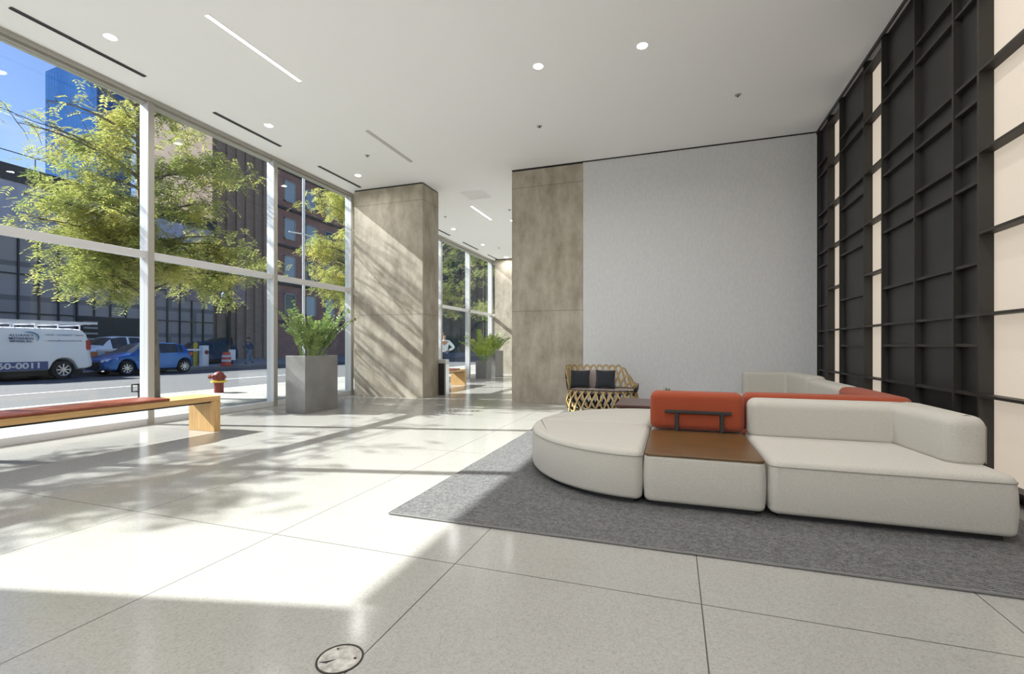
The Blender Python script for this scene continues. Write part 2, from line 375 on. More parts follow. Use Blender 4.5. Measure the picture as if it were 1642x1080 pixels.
# concrete piers
def pier(x0, x1, y0, y1, label):
    t = thing('concrete_pier', label, 'pier', ((x0 + x1) / 2, y0, 0), 'board-marked concrete piers')
    g = MB(); w = x1 - x0
    g.box(x0, x1, y0, y1, .001, CZ - .035); g.build('shaft', M['concrete'], t)
    MB().box(x0 + .01, x1 - .01, y0 + .01, y1 - .01, CZ - .035, CZ - .001).build('top_reveal', M['black'], t)  # black colour stands for the shade in the gap above the shaft
    return t
pier(-7.38, -5.49, YB, YB + .77, 'wide freestanding concrete pier beside the windows, sunlit with tree shadows')
pier(-3.31, -1.763, YB, YB + .77, 'concrete pier joined to the pale grey back wall')
pier(-7.40, -5.49, 19.3, 20.1, 'farthest concrete pier, seen in the gap between the two nearer ones')

# windows
MUL = [.265 + 2.4 * k for k in range(12)]
BAYS = list(zip(MUL[:-1], MUL[1:])) + [(-.6 - 2.33 * (k + 1), -.6 - 2.33 * k) for k in range(4)]
for i, (y0, y1) in enumerate(BAYS):
    if y0 > 26: break
    w = thing('window_%d' % (i + 1), None, None, (XL, y0, 0), None, 'structure')
    MB().box(XL - .18, XL + .0, y1 - .045, y1 + .045, 0, CZ - .05).build('mullion', M['mull'], w, bevel=.006)
    MB().box(XL - .14, XL - .01, y0 + .045, y1 - .045, 2.55, 2.655).build('transom', M['mull'], w, bevel=.006)
    MB().box(XL - .16, XL + .0, y0 + .045, y1 - .045, 0, .10).build('sill', M['mull'], w, bevel=.006)
    MB().box(XL - .16, XL - .02, y0 + .045, y1 - .045, CZ - .085, CZ - .051).build('head_frame', M['taupe'], w)
    MB().box(XL - .09, XL - .075, y0 + .046, y1 - .046, .10, 2.55).build('pane', M['glass'], w)
    MB().box(XL - .09, XL - .075, y0 + .046, y1 - .046, 2.655, CZ - .085).build('pane', M['glass'], w)
    if i == 0: MB().box(XL - .18, XL, y0 - .04, y0 + .02, 0, CZ - .05).build('jamb', M['mull'], w)
    for c in MB().box(XL + .0, XL + .012, y1 - .045, y1 + .045, 0, CZ - .05),: c.build('mullion_cap', M['taupe'], w)

# right wall: black grid with glowing strips
def wy(px, X=XR):
    return on_x(px, 555, X).y
e = [wy(x) for x in (1327, 1346, 1384.5, 1413.5, 1465.5, 1527.5, 1568)]
# segments from far to near: dark, strip, dark, strip, dark, dark, dark, strip(wide), dark
segs = [('d', YB, e[0]), ('s', e[0], e[1]), ('d', e[1], e[2]), ('s', e[2], e[3]), ('d', e[3], e[4]), ('d', e[4], e[5]), ('d', e[5], e[6]), ('s', e[6], 3.3), ('d', 3.3, 1.6), ('d', 1.6, -.2), ('d', -.2, -2.4), ('d', -2.4, -4.6), ('d', -4.6, -7.3), ('d', -7.3, -10)]
mainz = [.11, .79, 1.465, 2.14, 2.815, 3.49, 4.165, 4.84]
darkz = [.11, .79, 1.21, 1.465, 1.90, 2.58, 2.815, 3.27, 3.49, 4.165, 4.37]
struct('wall_right', MB().box(2.56, 2.8, -10, YB, 0, CZ), M['black'], 'backing of the black panelled wall')
pan = MB(); vf = MB(); hf = MB(); prev = None
for q, (kind, ya, yb) in enumerate(segs):
    if kind == 'd':
        pan.box(2.46, 2.555, yb + .013, ya - .013, 0, CZ)
        if q + 1 < len(segs) and segs[q + 1][0] == 'd': vf.box(XR, 2.56, yb - .012, yb + .012, 0, CZ)
        for z in darkz: hf.box(XR + .01, 2.46, yb + .012, ya - .012, z - .014, z + .014)
    else:
        vf.box(XR, 2.56, ya - .012, ya + .012, 0, CZ); vf.box(XR, 2.56, yb - .012, yb + .012, 0, CZ)
vf.box(XR, 2.56, YB - .03, YB - .002, 0, CZ)
struct('trim_3', pan, M['blackwall'], 'matt black wall panels between the fins')
struct('trim_4', vf, M['fin'], 'upright black fins dividing the black wall')
struct('trim_5', hf, M['fin'], 'level black fins dividing the black wall')
struct('trim_6', MB().box(XR - .012, XR, -10, YB, CZ - .05, CZ), M['black'], 'black line where the black wall meets the ceiling')
nm = ['narrow glowing wall strip nearest the pale grey wall', 'narrow glowing wall strip in the middle of the black wall', 'wide glowing wall panel at the right edge of the photo']
k = 0
for kind, ya, yb in segs:
    if kind != 's': continue
    t = thing('glowing_wall_panel', nm[k], 'wall light', (2.5, (ya + yb) / 2, 0), 'glowing strips in the black wall'); k += 1
    zz = list(mainz)
    MB().box(2.50, 2.55, yb + .013, ya - .013, 4.852, CZ - .001).build('top_blank', M['fin'], t)
    for a, c in zip(zz[:-1], zz[1:]):
        MB().box(2.50, 2.55, yb + .013, ya - .013, a + .012, c - .012).build('diffuser', M['lumi'], t)
    for z in mainz: MB().box(XR + .0, 2.549, yb + .013, ya - .013, z - .0115, z + .0115).build('cross_fin', M['fin'], t)
    MB().box(2.50, 2.55, yb + .013, ya - .013, 0, .095).build('plinth', M['black'], t)

# ================================================================== CEILING FITTINGS
def cpt(px, py): return on_z(px, py, CZ)
LAMP_W = 7.5
def lamp_light(x, y, parent=None):
    l = bpy.data.lights.new('lamp_bulb', 'AREA'); l.shape = 'DISK'; l.size = .11; l.energy = (34 if y < -3 else LAMP_W) if x > -4 else 4; l.color = (1, .98, .95); l.spread = math.radians(165)
    o = bpy.data.objects.new('lamp_bulb', l); COL.objects.link(o); o.location = (x, y, CZ - .012)
    if parent is not None: o.parent = parent; o.location = (0, 0, -.012)
# unseen ceiling lamps added to fill the room with more light
for x, y in ((1.2, 4.6), (1.2, 2.0), (-1.5, 3.2), (-1.5, .6), (1.2, -1.0), (-1.5, -2.4), (-4.2, .8), (1.2, -4.2), (-1.5, -5.2), (1.2, -7.2), (-1.5, -8.2), (-4.6, 13.5), (-4.6, 18.0), (-4.6, 22.0)):
    t = thing('downlight', 'unseen round ceiling downlight added as fill light', 'ceiling light', (x, y, CZ), 'added fill downlights out of view')
    MB().lathe([(.058, CZ - .002), (.074, CZ - .006), (.074, CZ), (.058, CZ)], (x, y, 0), 28).build('trim_ring', M['white'], t, smooth=True)
    MB().lathe([(.001, CZ - .008), (.059, CZ - .008), (.059, CZ)], (x, y, 0), 28).build('lens', M['lamp'], t)
    lamp_light(x, y, t)
for i, (px, py, lab, on) in enumerate([
    (177, 59, 'lit round downlight nearest the left edge, beside the longest dark slot vent', 1), (431, 201, 'lit round downlight beside the second dark slot vent', 1),
    (574, 281, 'lit round downlight just before the wide concrete pier', 1), (863, 106, 'lit round downlight left of the two over the middle of the lobby', 1),
    (1030, 73, 'lit round downlight nearest the top of the photo, before the black wall', 1), (727, 367, 'lit round downlight nearest in the gap between the piers', 1),
    (774, 392, 'lit round downlight second along the gap between the piers', 1), (811, 412, 'lit round downlight farthest in the gap between the piers', 1)]):
    p = cpt(px, py); t = thing('downlight', lab, 'ceiling light', (p.x, p.y, CZ), 'round ceiling downlights')
    MB().lathe([(.058, CZ - .002), (.074, CZ - .006), (.074, CZ), (.058, CZ)], (p.x, p.y, 0), 28).build('trim_ring', M['white'], t, smooth=True)
    MB().lathe([(.001, CZ - .008), (.059, CZ - .008), (.059, CZ)], (p.x, p.y, 0), 28).build('lens', M['lamp'], t)
    lamp_light(p.x, p.y, t)
for px, py, lab in [(589, 249, 'small grey sprinkler head left of the thin unlit strip light'), (865, 202, 'small grey sprinkler head over the middle of the lobby'),
                    (1183, 152, 'small grey sprinkler head nearest the black wall'), (714, 347, 'small sprinkler head beside the wide pier, in the gap'),
                    (817, 336, 'small sprinkler head beside the joined pier, in the gap'), (800, 397, 'small sprinkler head farthest away in the gap')]:
    p = cpt(px, py); r = .045
    t = thing('sprinkler_head', lab, 'sprinkler', (p.x, p.y, CZ), 'ceiling sprinkler heads')
    MB().lathe([(.001, CZ - .012), (r * .8, CZ - .012), (r, CZ - .006), (r, CZ)], (p.x, p.y, 0), 20).build('cover_plate', M['steel'], t, smooth=True)
    MB().lathe([(.001, CZ - .03), (.014, CZ - .03), (.010, CZ - .012), (.001, CZ - .012)], (p.x, p.y, 0), 12).build('nozzle', M['dgrey'], t)
def slot(pa, pb, w, name, lab, cat, grp, frame, inner, depth=.008):
    a, c = cpt(*pa), cpt(*pb); x = (a.x + c.x) / 2; y0, y1 = sorted((a.y, c.y))
    t = thing(name, lab, cat, (x, (y0 + y1) / 2, CZ), grp)
    g = MB(); g.box(x - w / 2 - .008, x - w / 2, y0, y1, CZ - depth, CZ); g.box(x + w / 2, x + w / 2 + .008, y0, y1, CZ - depth, CZ); g.box(x - w / 2, x + w / 2, y0 - .008, y0, CZ - depth, CZ); g.box(x - w / 2, x + w / 2, y1, y1 + .008, CZ - depth, CZ)
    g.build('frame', frame, t); MB().box(x - w / 2, x + w / 2, y0, y1, CZ - depth * .6, CZ).build('diffuser' if 'light' in name else 'grille', inner, t)
    return t
V = 'dark slot vents along the window side of the ceiling'
slot((17, 12), (232, 122), .05, 'slot_vent', 'long dark slot vent at the left edge of the ceiling', 'vent', V, M['dgrey'], M['black'])
slot((343, 180), (450, 234), .05, 'slot_vent', 'dark slot vent above the second window from the left', 'vent', V, M['dgrey'], M['black'])
slot((512, 266), (577, 300), .05, 'slot_vent', 'dark slot vent just before the wide concrete pier', 'vent', V, M['dgrey'], M['black'])
slot((700, 367), (722, 377), .05, 'slot_vent', 'dark slot vent just past the wide concrete pier', 'vent', V, M['dgrey'], M['black'])
slot((743, 388), (766, 400), .05, 'slot_vent', 'dark slot vent second past the wide concrete pier', 'vent', V, M['dgrey'], M['black'])
slot((783, 408), (800, 417), .05, 'slot_vent', 'dark slot vent before the farthest concrete pier', 'vent', V, M['dgrey'], M['black'])
G = 'thin strip lights in the ceiling'
slot((332, 23), (480, 130), .05, 'strip_light', 'long glowing strip light near the left of the ceiling', 'ceiling light', G, M['white'], M['lampw'])
slot((590, 209), (658, 259), .05, 'strip_light', 'unlit pale strip light in the middle of the ceiling', 'ceiling light', G, M['taupe'], M['lampoff'])
slot((756, 330), (787, 352), .05, 'strip_light', 'short glowing strip light in the gap between the piers', 'ceiling light', G, M['white'], M['lampw'])
a, c = cpt(750, 304), cpt(776, 320)
t = thing('ceiling_vent', 'square white louvred vent in the ceiling before the gap between piers', 'vent', ((a.x + c.x) / 2, (a.y + c.y) / 2, CZ))
x, y = t.location.x, t.location.y
g = MB(); s = .30
for q in ((-s, -s + .03, -s, s), (s - .03, s, -s, s), (-s + .03, s - .03, -s, -s + .03), (-s + .03, s - .03, s - .03, s)): g.box(x + q[0], x + q[1], y + q[2], y + q[3], CZ - .014, CZ)
g.build('frame', M['white'], t)
g = MB()
for k in range(14): g.box(x - s + .03, x + s - .03, y - s + .035 + k * .038, y - s + .055 + k * .038, CZ - .012, CZ)
g.build('louvre', M['white'], t)

# ================================================================== SEATING
struct_r = MB(); rp = outline([(-1.92, 2.91, .01), (2.25, 2.91, .01), (2.25, 8.9, .01), (-1.92, 8.9, .01)], 2)
t = thing('area_rug', 'flat grey woven rug lying under the sofa modules', 'rug', (.1, 5.8, 0))
pad(MB(), rp, .0, .014, .004, .004, 2).build('pile', M['rug'], t)
g = MB()
for yy in (2.905, 8.905): g.tube([(-1.92 + .1 * k, yy, .008 + .001 * math.sin(k)) for k in range(42)], .007, 6)
for xx in (-1.925, 2.255): g.tube([(xx, 2.91 + .1 * k, .008 + .001 * math.sin(k)) for k in range(60)], .007, 6)
g.build('edging', mat('rug_edge', (.16, .155, .15), .95), t)
RZ = .0145
def module(name, label, cat, poly, mat_, zt=.42, group='sofa modules on the grey rug', rt=.05, piping=True):
    cx = sum(p[0] for p in poly) / len(poly); cy = sum(p[1] for p in poly) / len(poly)
    t = thing(name, label, cat, (cx, cy, RZ), group); pm = M['piping' if mat_ is M['cream'] else 'pipingr']
    MB().prism(inset(poly, .06), RZ, .06).build('plinth', M['black'], t)
    pad(MB(), poly, .05, zt, .035, rt, 6, .008).build('seat' if cat == 'sofa' else 'base', mat_, t, smooth=True)
    if piping:
        pl = inset(poly, -.002); pts = [(x, y, zt - rt * .85) for x, y in pl]; pts.append(pts[0])
        MB().tube(pts, .0035, 6, False).build('piping', pm, t, smooth=True)
    return t
G1 = .006
# round-ended modules
def quarter(sign):
    cx, cy, rx, ry = -.225, 4.915, 1.16, 1.27
    c = [(cx, cy + sign * .005, .055)]
    arc = [(cx - rx * math.cos(a), cy + sign * (.005 + ry * math.sin(a))) for a in [PI / 2 * k / 22 for k in range(23)]]
    c.append((arc[0][0], arc[0][1], .055)); c += [(x, y, 0) for x, y in arc[1:-2]]; c.append((arc[-1][0], arc[-1][1], .06))
    if sign > 0: pass
    return outline(c)
module('sofa_module', 'cream quarter-round sofa seat at the front left of the sofa group', 'sofa', quarter(-1), M['cream'])
module('sofa_module', 'cream quarter-round sofa seat behind the front round one', 'sofa', quarter(1), M['cream'])
def rect(x0, x1, y0, y1, r=.055): return outline([(x0, y0, r), (x1, y0, r), (x1, y1, r), (x0, y1, r)])
# table module with rust back cushion
t = module('table_module', 'cream sofa block topped with a walnut table board, rust backrest behind', 'sofa table', rect(-.21, .605, 3.64, 4.99), M['cream'], .39, rt=.02, piping=False)
pad(MB(), rect(-.205, .60, 3.64, 4.70, .04), .389, .409, .006, .006, 3).build('table_top', M['walnut'], t)
def vpad(x0, x1, y0, y1, z0, z1, rc, r, bulge=0.0):
    """upright cushion: rounded rectangle in x-z, thick along y"""
    poly = outline([(x0, z0, rc), (x1, z0, rc), (x1, z1, rc), (x0, z1, rc)], 7)
    g = MB(); tmp = MB(); pad(tmp, poly, y0, y1, r, r, 6, 0)
    g.v = [(v[0], v[2], v[1]) for v in tmp.v]; g.f = tmp.f; return g
bk = vpad(-.215, .61, 4.72, 4.97, .412, .765, .065, .06).build('backrest', M['rust'], t, smooth=True); bk['label'] = 'rust orange backrest'
g = MB(); g.box(-.08, .50, 4.69, 4.735, .573, .600)
for x in (.01, .40): g.box(x, x + .035, 4.69, 4.735, .41, .575)
br = g.build('bracket', M['black'], t, bevel=.004); br['label'] = 'black metal bracket'
# front right seat with corner backrest
P1 = outline([(.625, 3.64, .06), (1.965, 3.64, .06), (1.965, 4.90, .06), (.625, 4.90, .06)])
t = module('sofa_module', 'cream corner sofa seat at the front right with a cream wraparound backrest', 'sofa', P1, M['cream'])
LB = outline([(.63, 4.59, .085), (1.665, 4.59, .012), (1.735, 3.93, .085), (1.965, 3.93, .085), (1.965, 4.86, .12), (.63, 4.86, .085)], 7)
pad(MB(), LB, .405, .735, .04, .075, 7).build('backrest', M['cream'], t, smooth=True)
g = MB(); g.tube([(1.667, 4.585, .42), (1.667, 4.595, .66), (1.675, 4.62, .71), (1.69, 4.66, .733), (1.85, 4.80, .737)], .004, 6)
arc = [(1.975 - .01, 3.99, .42), (1.965, 3.99, .66), (1.93, 3.99, .72), (1.86, 3.99, .737), (1.80, 3.99, .72), (1.755, 3.99, .66), (1.742, 3.99, .42)]
g.build('seam', M['piping'], t); MB().tube(arc, .004, 6).build('seam', M['piping'], t)
# rear side of the group
t = module('sofa_module', 'rust orange corner sofa seat back to back with the cream front seat', 'sofa', rect(.625, 1.965, 4.915, 6.16), M['rust'])
LB = outline([(.63, 4.93, .08), (1.965, 4.93, .1), (1.965, 6.15, .09), (1.72, 6.15, .09), (1.72, 5.18, .05), (.63, 5.18, .08)], 7)
pad(MB(), LB, .405, .755, .04, .06, 7).build('backrest', M['rust'], t, smooth=True)
t = module('sofa_module', 'cream sofa seat along the black wall behind the rust seat', 'sofa', rect(.98, 1.965, 6.17, 7.42), M['cream'])
pad(MB(), rect(1.72, 1.965, 6.175, 7.41, .08), .405, .755, .04, .06, 7).build('backrest', M['cream'], t, smooth=True)
t = module('sofa_module', 'cream corner sofa seat at the far end, nearest the pale grey wall', 'sofa', rect(.98, 1.965, 7.43, 8.80), M['cream'])
LB = outline([(1.08, 8.52, .08), (1.70, 8.52, .04), (1.72, 7.42, .08), (1.965, 7.42, .08), (1.965, 8.79, .1), (1.08, 8.79, .08)], 7)
pad(MB(), LB, .405, .79, .04, .06, 7).build('backrest', M['cream'], t, smooth=True)

# coffee table
t = thing('coffee_table', 'low dark brown coffee table behind the round sofa seats', 'table', (-.1, 6.8, RZ))
pad(MB(), rect(-.74, .62, 6.34, 7.22, .03), .395, .43, .005, .005, 2).build('tabletop', mat('reddish_veneer', (.10, .045, .035), .28), t)
MB().box(-.68, .56, 6.40, 7.16, .335, .394).build('apron', mat('maroon_frame', (.07, .02, .018), .5), t)
for x in (-.66, .50):
    for y in (6.42, 7.10): MB().box(x, x + .045, y, y + .045, RZ, .336).build('leg', M['dgrey'], t)
def leaflet(g, p, d, up, ln, w):
    d = Vector(d).normalized(); s = d.cross(Vector(up)).normalized(); n = s.cross(d)
    a = Vector(p); m1 = a + d * ln * .45
    g.add([a, m1 + s * w / 2 + n * w * .12, a + d * ln - n * ln * .08, m1 - s * w / 2 + n * w * .12, m1], [(0, 1, 4), (1, 2, 4), (2, 3, 4), (3, 0, 4)])
t = thing('potted_succulent', 'small green succulent in a low pot on the coffee table, behind rust backrest', 'plant', (-.07, 6.75, .431))
MB().lathe([(.05, .431), (.075, .52), (.07, .52), (.06, .50), (.001, .50)], (-.07, 6.75, 0), 20).build('pot', M['planter'], t, smooth=True)
g = MB()
for k in range(46):
    a = R.uniform(0, 2 * PI); el = R.uniform(.3, 1.4); d = Vector((math.cos(a) * math.cos(el), math.sin(a) * math.cos(el), math.sin(el)))
    leaflet(g, Vector((-.07, 6.75, .505)) + d * .02, d, (0, 0, 1), R.uniform(.09, .14), .03)
g.build('leaves', M['zz'], t)

# woven bentwood settee
def clampf(v, a, b_): return max(a, min(b_, v))
def settee():
    cx, cy = -1.22, 8.62
    t = thing('woven_settee', 'two-seat settee of crossed tan and black bentwood strips near the back wall', 'chair', (cx, cy, RZ))
    def per0(s, a, bb, n=4.0):   # superellipse perimeter
        c, q = math.cos(s), math.sin(s)
        return Vector((cx + a * math.copysign(abs(c) ** (2 / n), c), cy + bb * math.copysign(abs(q) ** (2 / n), q), 0)), Vector((c, q, 0))
    TB = []; acc = 0; last = None
    for i in range(1441):
        q, _ = per0(2 * PI * i / 1440 - PI, .6, .38)
        if last is not None: acc += (q - last).length
        last = q; TB.append(acc)
    def per(s, a, bb):
        f = ((s + PI) / (2 * PI)) % 1.0 * acc; lo, hi = 0, 1440
        while hi - lo > 1:
            md = (lo + hi) // 2
            if TB[md] <= f: lo = md
            else: hi = md
        th = 2 * PI * (lo + (f - TB[lo]) / max(1e-9, TB[hi] - TB[lo])) / 1440 - PI
        return per0(th, a, bb)
    tan_ = wood('tan_bentwood', (.42, .28, .11), (.60, .43, .20), 'Z', 8, .4)
    g = MB(); k_ = MB(); NP = 130; ZO = .02
    for ph in range(4):
        pts, nr, pts2 = [], [], []
        for i in range(NP * 2):
            s = 2 * PI * i / (NP * 2); wv = math.sin(7 * s + ph * PI / 2)
            z = .215 + .19 * wv; bl = .045 * math.cos((z - .2) / .2 * PI / 2) + .006 * math.cos(7 * s + ph * PI / 2)
            p, n = per(s, .58 + bl, .36 + bl); p.z = z + ZO; pts.append(p); nr.append(n); pts2.append(p - n * .011)
        g.ribbon(pts, nr, .028, .010, True); k_.ribbon(pts2, nr, .036, .010, True)
    # back shell
    for ph in range(4):
        pts, nr, pts2 = [], [], []
        for i in range(NP + 1):
            s = -.15 * PI + 1.3 * PI * i / NP; wv = math.sin(8 * s + ph * PI / 2)
            edge = min(1, min(s + .15 * PI, 1.15 * PI - s) / .5); sm = clampf((s / PI - .17) / .2, 0, 1); sm = sm * sm * (3 - 2 * sm); zt = .42 + .42 * (.55 + .45 * edge) * (.22 + .78 * sm)
            z = (.42 + zt) / 2 + (zt - .42) / 2 * wv; f = (z - .42) / .42
            p, n = per(s, .60 + .05 * f + .008 * math.cos(8 * s + ph * PI / 2), .38 + .07 * f); p.z = z; pts.append(p); nr.append(n); pts2.append(p + n * .010)
        g.ribbon(pts, nr, .026, .010); k_.ribbon(pts2, nr, .034, .010)
    for z, a, bb in ((.43, .60, .38), (.026, .57, .35)):
        pts = []; nr = []
        for i in range(100):
            p, n = per(2 * PI * i / 100, a, bb); p.z = z; pts.append(p); nr.append(n)
        k_.ribbon(pts, nr, .014, .012, True)
    g.build('strips', tan_, t, smooth=False)['label'] = 'tan outer face of the bentwood strips'
    k_.build('strip_backs', M['black'], t)['label'] = 'black inner face of the bentwood strips'
    sp = [(per(2 * PI * i / 60, .56, .33)[0]) for i in range(60)]
    pad(MB(), [(p.x, p.y) for p in sp], .36, .43, .02, .025, 4).build('seat_pad', mat('taupe_pad', (.36, .30, .28), .9), t, smooth=True)
    bp = vpad(cx - .48, cx + .20, cy + .22, cy + .30, .42, .76, .06, .035); bp.build('back_pad', mat('mauve_pad', (.36, .29, .27), .9), t, smooth=True)
    return cx, cy
scx, scy = settee()
def pillow(name, label, c, w, h, th, tilt, rz, m, grp):
    g = MB(); n = 14; V_ = []
    for sgn in (1, -1):
        for i in range(n + 1):
            for j in range(n + 1):
                u, v = i / n * 2 - 1, j / n * 2 - 1; pin = 1 - .07 * (1 - u * u) * (abs(v)) ** 3 - .0
                x = u * w / 2 * (1 - .07 * (1 - v * v)); z = v * h / 2 * (1 - .07 * (1 - u * u))
                y = sgn * th / 2 * ((1 - u ** 4) * (1 - v ** 4)) ** .6
                V_.append((x, y, z))
    q = (n + 1) ** 2; Fs = []
    for sgn in (0, 1):
        for i in range(n):
            for j in range(n):
                a = sgn * q + i * (n + 1) + j; Fs.append((a, a + 1, a + n + 2, a + n + 1) if sgn else (a, a + n + 1, a + n + 2, a + 1))
    mm = Matrix.Translation(c) @ Matrix.Rotation(rz, 4, 'Z') @ Matrix.Rotation(tilt, 4, 'X')
    g.add([mm @ Vector(v) for v in V_], Fs)
    o = g.build(name, m, loc=c, smooth=True)
    return tag(o, label, 'cushion', grp)
cush = fabric('charcoal_cloth', (.022, .025, .03), (.04, .045, .052), 90)
pillow('cushion', 'left charcoal square cushion on the woven settee', (scx - .41, scy + .02, .60), .36, .33, .12, -.22, .08, cush, 'charcoal cushions on the settee')
pillow('cushion', 'right charcoal square cushion on the woven settee', (scx + .05, scy + .0, .605), .36, .34, .12, -.22, -.06, cush, 'charcoal cushions on the settee')

# ================================================================== BENCHES, PLANTERS, BIN
def bench(y0, y1, cy0, cy1, label, lm=None):
    x0, x1 = -6.60, -6.11
    t = thing('wooden_bench', label, 'bench', ((x0 + x1) / 2, (y0 + y1) / 2, 0), 'oak window benches')
    MB().box(x0, x1, y0, y1, .43, .50).build('seat', M['oak'], t, bevel=.004)
    for a in (y0, y1 - .10): MB().box(x0, x1, a, a + .10, 0, .43).build('leg', M['oakz'], t, bevel=.004)
    MB().box(x0 + .06, x1 - .06, y0 + .10, y1 - .10, .405, .43).build('underframe', M['black'], t)
    pad(MB(), rect(x0 - .005, x1 + .01, cy0, cy1, .02), .501, .535, .012, .014, 3).build('pad', M['leather'], t, smooth=True)['label'] = 'reddish brown leather pad'
    return t
bench(1.35, 5.02, 1.6, 4.31, 'long oak bench with brown leather pad at the left edge, beside the windows')
bench(10.9, 13.45, 11.0, 13.0, 'distant oak bench in the gap between the concrete piers')
def frond(base, d, ln, n_leaf, ll, lw, g, stems, bend):
    pts = []; d = Vector(d).normalized(); p = Vector(base); hd = Vector((d.x, d.y, 0)); hd = hd.normalized() if hd.length > .01 else Vector((1, 0, 0))
    step = ln / 12
    for i in range(13):
        pts.append(p.copy()); p = p + d * step; d = (d + hd * bend * .07 - Vector((0, 0, bend * .035))).normalized()
    stems.tube(pts, [.009 * (1 - .75 * i / 12) for i in range(13)], 5)
    for i in range(n_leaf):
        f = .22 + .78 * (i + .5) / n_leaf; k = min(11, int(f * 12)); q = pts[k].lerp(pts[k + 1], f * 12 - k); dd = (pts[k + 1] - pts[k]).normalized()
        sd = dd.cross(Vector((0, 0, 1))); sd = sd.normalized() if sd.length > .05 else Vector((1, 0, 0))
        rr = R.uniform(-.5, .5); sd = (sd * math.cos(rr) + dd.cross(sd) * math.sin(rr)).normalized()
        l = ll * (1 - .45 * f * f) * R.uniform(.85, 1.1)
        for sg in (1, -1): leaflet(g, q, sd * sg + dd * .75, dd.cross(sd) + Vector((R.uniform(-.2, .2),) * 3), l, lw)
def plant(x0, x1, y0, y1, zt, h, nst, label, group, mat_, ll=.10, lw=.04, wide=1.0, body=True):
    c = ((x0 + x1) / 2, (y0 + y1) / 2)
    t = thing('potted_plant', label, 'plant', (c[0], c[1], 0), group)
    g = MB(); w = .025
    poly = lambda a: [(x0 + a, y0 + a), (x1 - a, y0 + a), (x1 - a, y1 - a), (x0 + a, y1 - a)]
    rings = [[(x, y, 0) for x, y in poly(0)], [(x, y, zt) for x, y in poly(0)], [(x, y, zt) for x, y in poly(w)], [(x, y, zt - .09) for x, y in poly(w)]]
    g.loft(rings); g.build('planter', M['planter'], t, bevel=.003, seg=1)
    MB().box(x0 + w + .001, x1 - w - .001, y0 + w + .001, y1 - w - .001, zt - .089, zt - .03).build('soil', M['soil'], t)
    for k in range(nst):
        a = 2 * PI * k / nst * 1.618 * 2; rr = R.uniform(.0, 1)
        bx = c[0] + (x1 - x0) * .36 * rr * math.cos(a); by = c[1] + (y1 - y0) * .36 * rr * math.sin(a)
        sp = R.uniform(.15, .75) * wide
        st = MB(); lf = MB(); frond((bx, by, zt - .04), (math.cos(a) * sp, math.sin(a) * sp, 1), h * R.uniform(.65, 1.1), 13, ll, lw, lf, st, R.uniform(.3, 1.4) * wide)
        s = st.build('stem', M['stem'], t, smooth=True); lf.build('leaves', mat_, s)
    return t
PG = 'square grey planters along the windows'
plant(-6.63, -6.19, 6.74, 7.60, 1.03, 1.02, 38, 'tall grey planter with arching green fronds, left of the wide pier', PG, M['zz'], .12, .05, .75)
plant(-6.98, -6.56, 16.2, 16.75, .66, 1.25, 26, 'lower grey planter of lime green fronds in the gap between the piers', PG, M['zzy'], .14, .05, .8)
plant(-6.98, -6.54, 17.1, 18.0, 1.03, .75, 22, 'taller distant grey planter with dark green fronds behind the lime green one', PG, M['zz'], .13, .05, .8)
t = thing('litter_bin', 'black and steel upright bin just behind the wide concrete pier', 'bin', (-5.45, 10.62, 0))
MB().box(-5.66, -5.34, 10.45, 10.64, .0, .78).build('body', M['black'], t, bevel=.004)
MB().box(-5.345, -5.30, 10.45, 10.64, .0, .78).build('side_panel', M['steel'], t, bevel=.003)
g = MB(); g.box(-5.66, -5.30, 10.45, 10.64, .781, .88); g.build('lid', mat('pale_steel', (.6, .6, .58), .4, .3), t, bevel=.006)
# floor box cover
p = on_z(545, 1056); r = .088
t = thing('floor_cover', 'round terrazzo-filled access cover set in the near floor', 'floor cover', (p.x, p.y, 0))
MB().lathe([(r, .0), (r, .0035), (r - .007, .0035), (r - .007, .0)], (p.x, p.y, 0), 48).build('rim', mat('rim_metal', (.05, .045, .04), .5, .5), t, smooth=True)
MB().lathe([(.001, .0022), (r - .008, .0022), (r - .008, 0), (.001, 0)], (p.x, p.y, 0), 48).build('infill', noisy('worn_terrazzo', (.28, .26, .23), (.55, .53, .49), 28, .35, 5), t)
g = MB(); g.lathe([(.001, .0032), (.006, .0032), (.006, .0022)], (p.x + .055, p.y + .02, 0), 12); g.lathe([(.001, .0032), (.005, .0032), (.005, .0022)], (p.x - .045, p.y + .045, 0), 12)
g.prism([(p.x - .06, p.y - .045), (p.x - .03, p.y - .04), (p.x - .01, p.y - .01)], .0022, .0032)
g.build('screw_holes', M['black'], t)

# ================================================================== OUTSIDE
RZD = -.10
struct('sidewalk', MB().box(-12.1, -7.74, -30, 130, -.3, -.012), M['walk'])
g = MB().box(-24.9, -12.3, -40, 150, -.4, RZD)
struct('road', g, M['asphalt'])
struct('curb', MB().box(-12.3, -12.1, -30, 130, -.3, -.006), mat('curb_stone', (.62, .60, .52), .8))
struct('far_sidewalk', MB().box(-60, -25.1, -40, 150, -.3, .02), M['walk'])
struct('far_curb', MB().box(-25.1, -24.9, -40, 150, -.3, .03), mat('dark_curb', (.2, .2, .2), .8))
g = MB()
for k in range(-3, 12): g.box(-16.8, -16.65, k * 7.5 - 1, k * 7.5 + 3.2, RZD, RZD + .006)
g.box(-12.62, -12.5, -30, 12, RZD, RZD + .006)
struct('road_marking', g, M['paint'], 'white painted lane lines on the road')
struct('curb_marking', MB().box(-12.62, -12.42, 12.4, 60, RZD, RZD + .006), M['yellow'], 'yellow line along the near kerb')

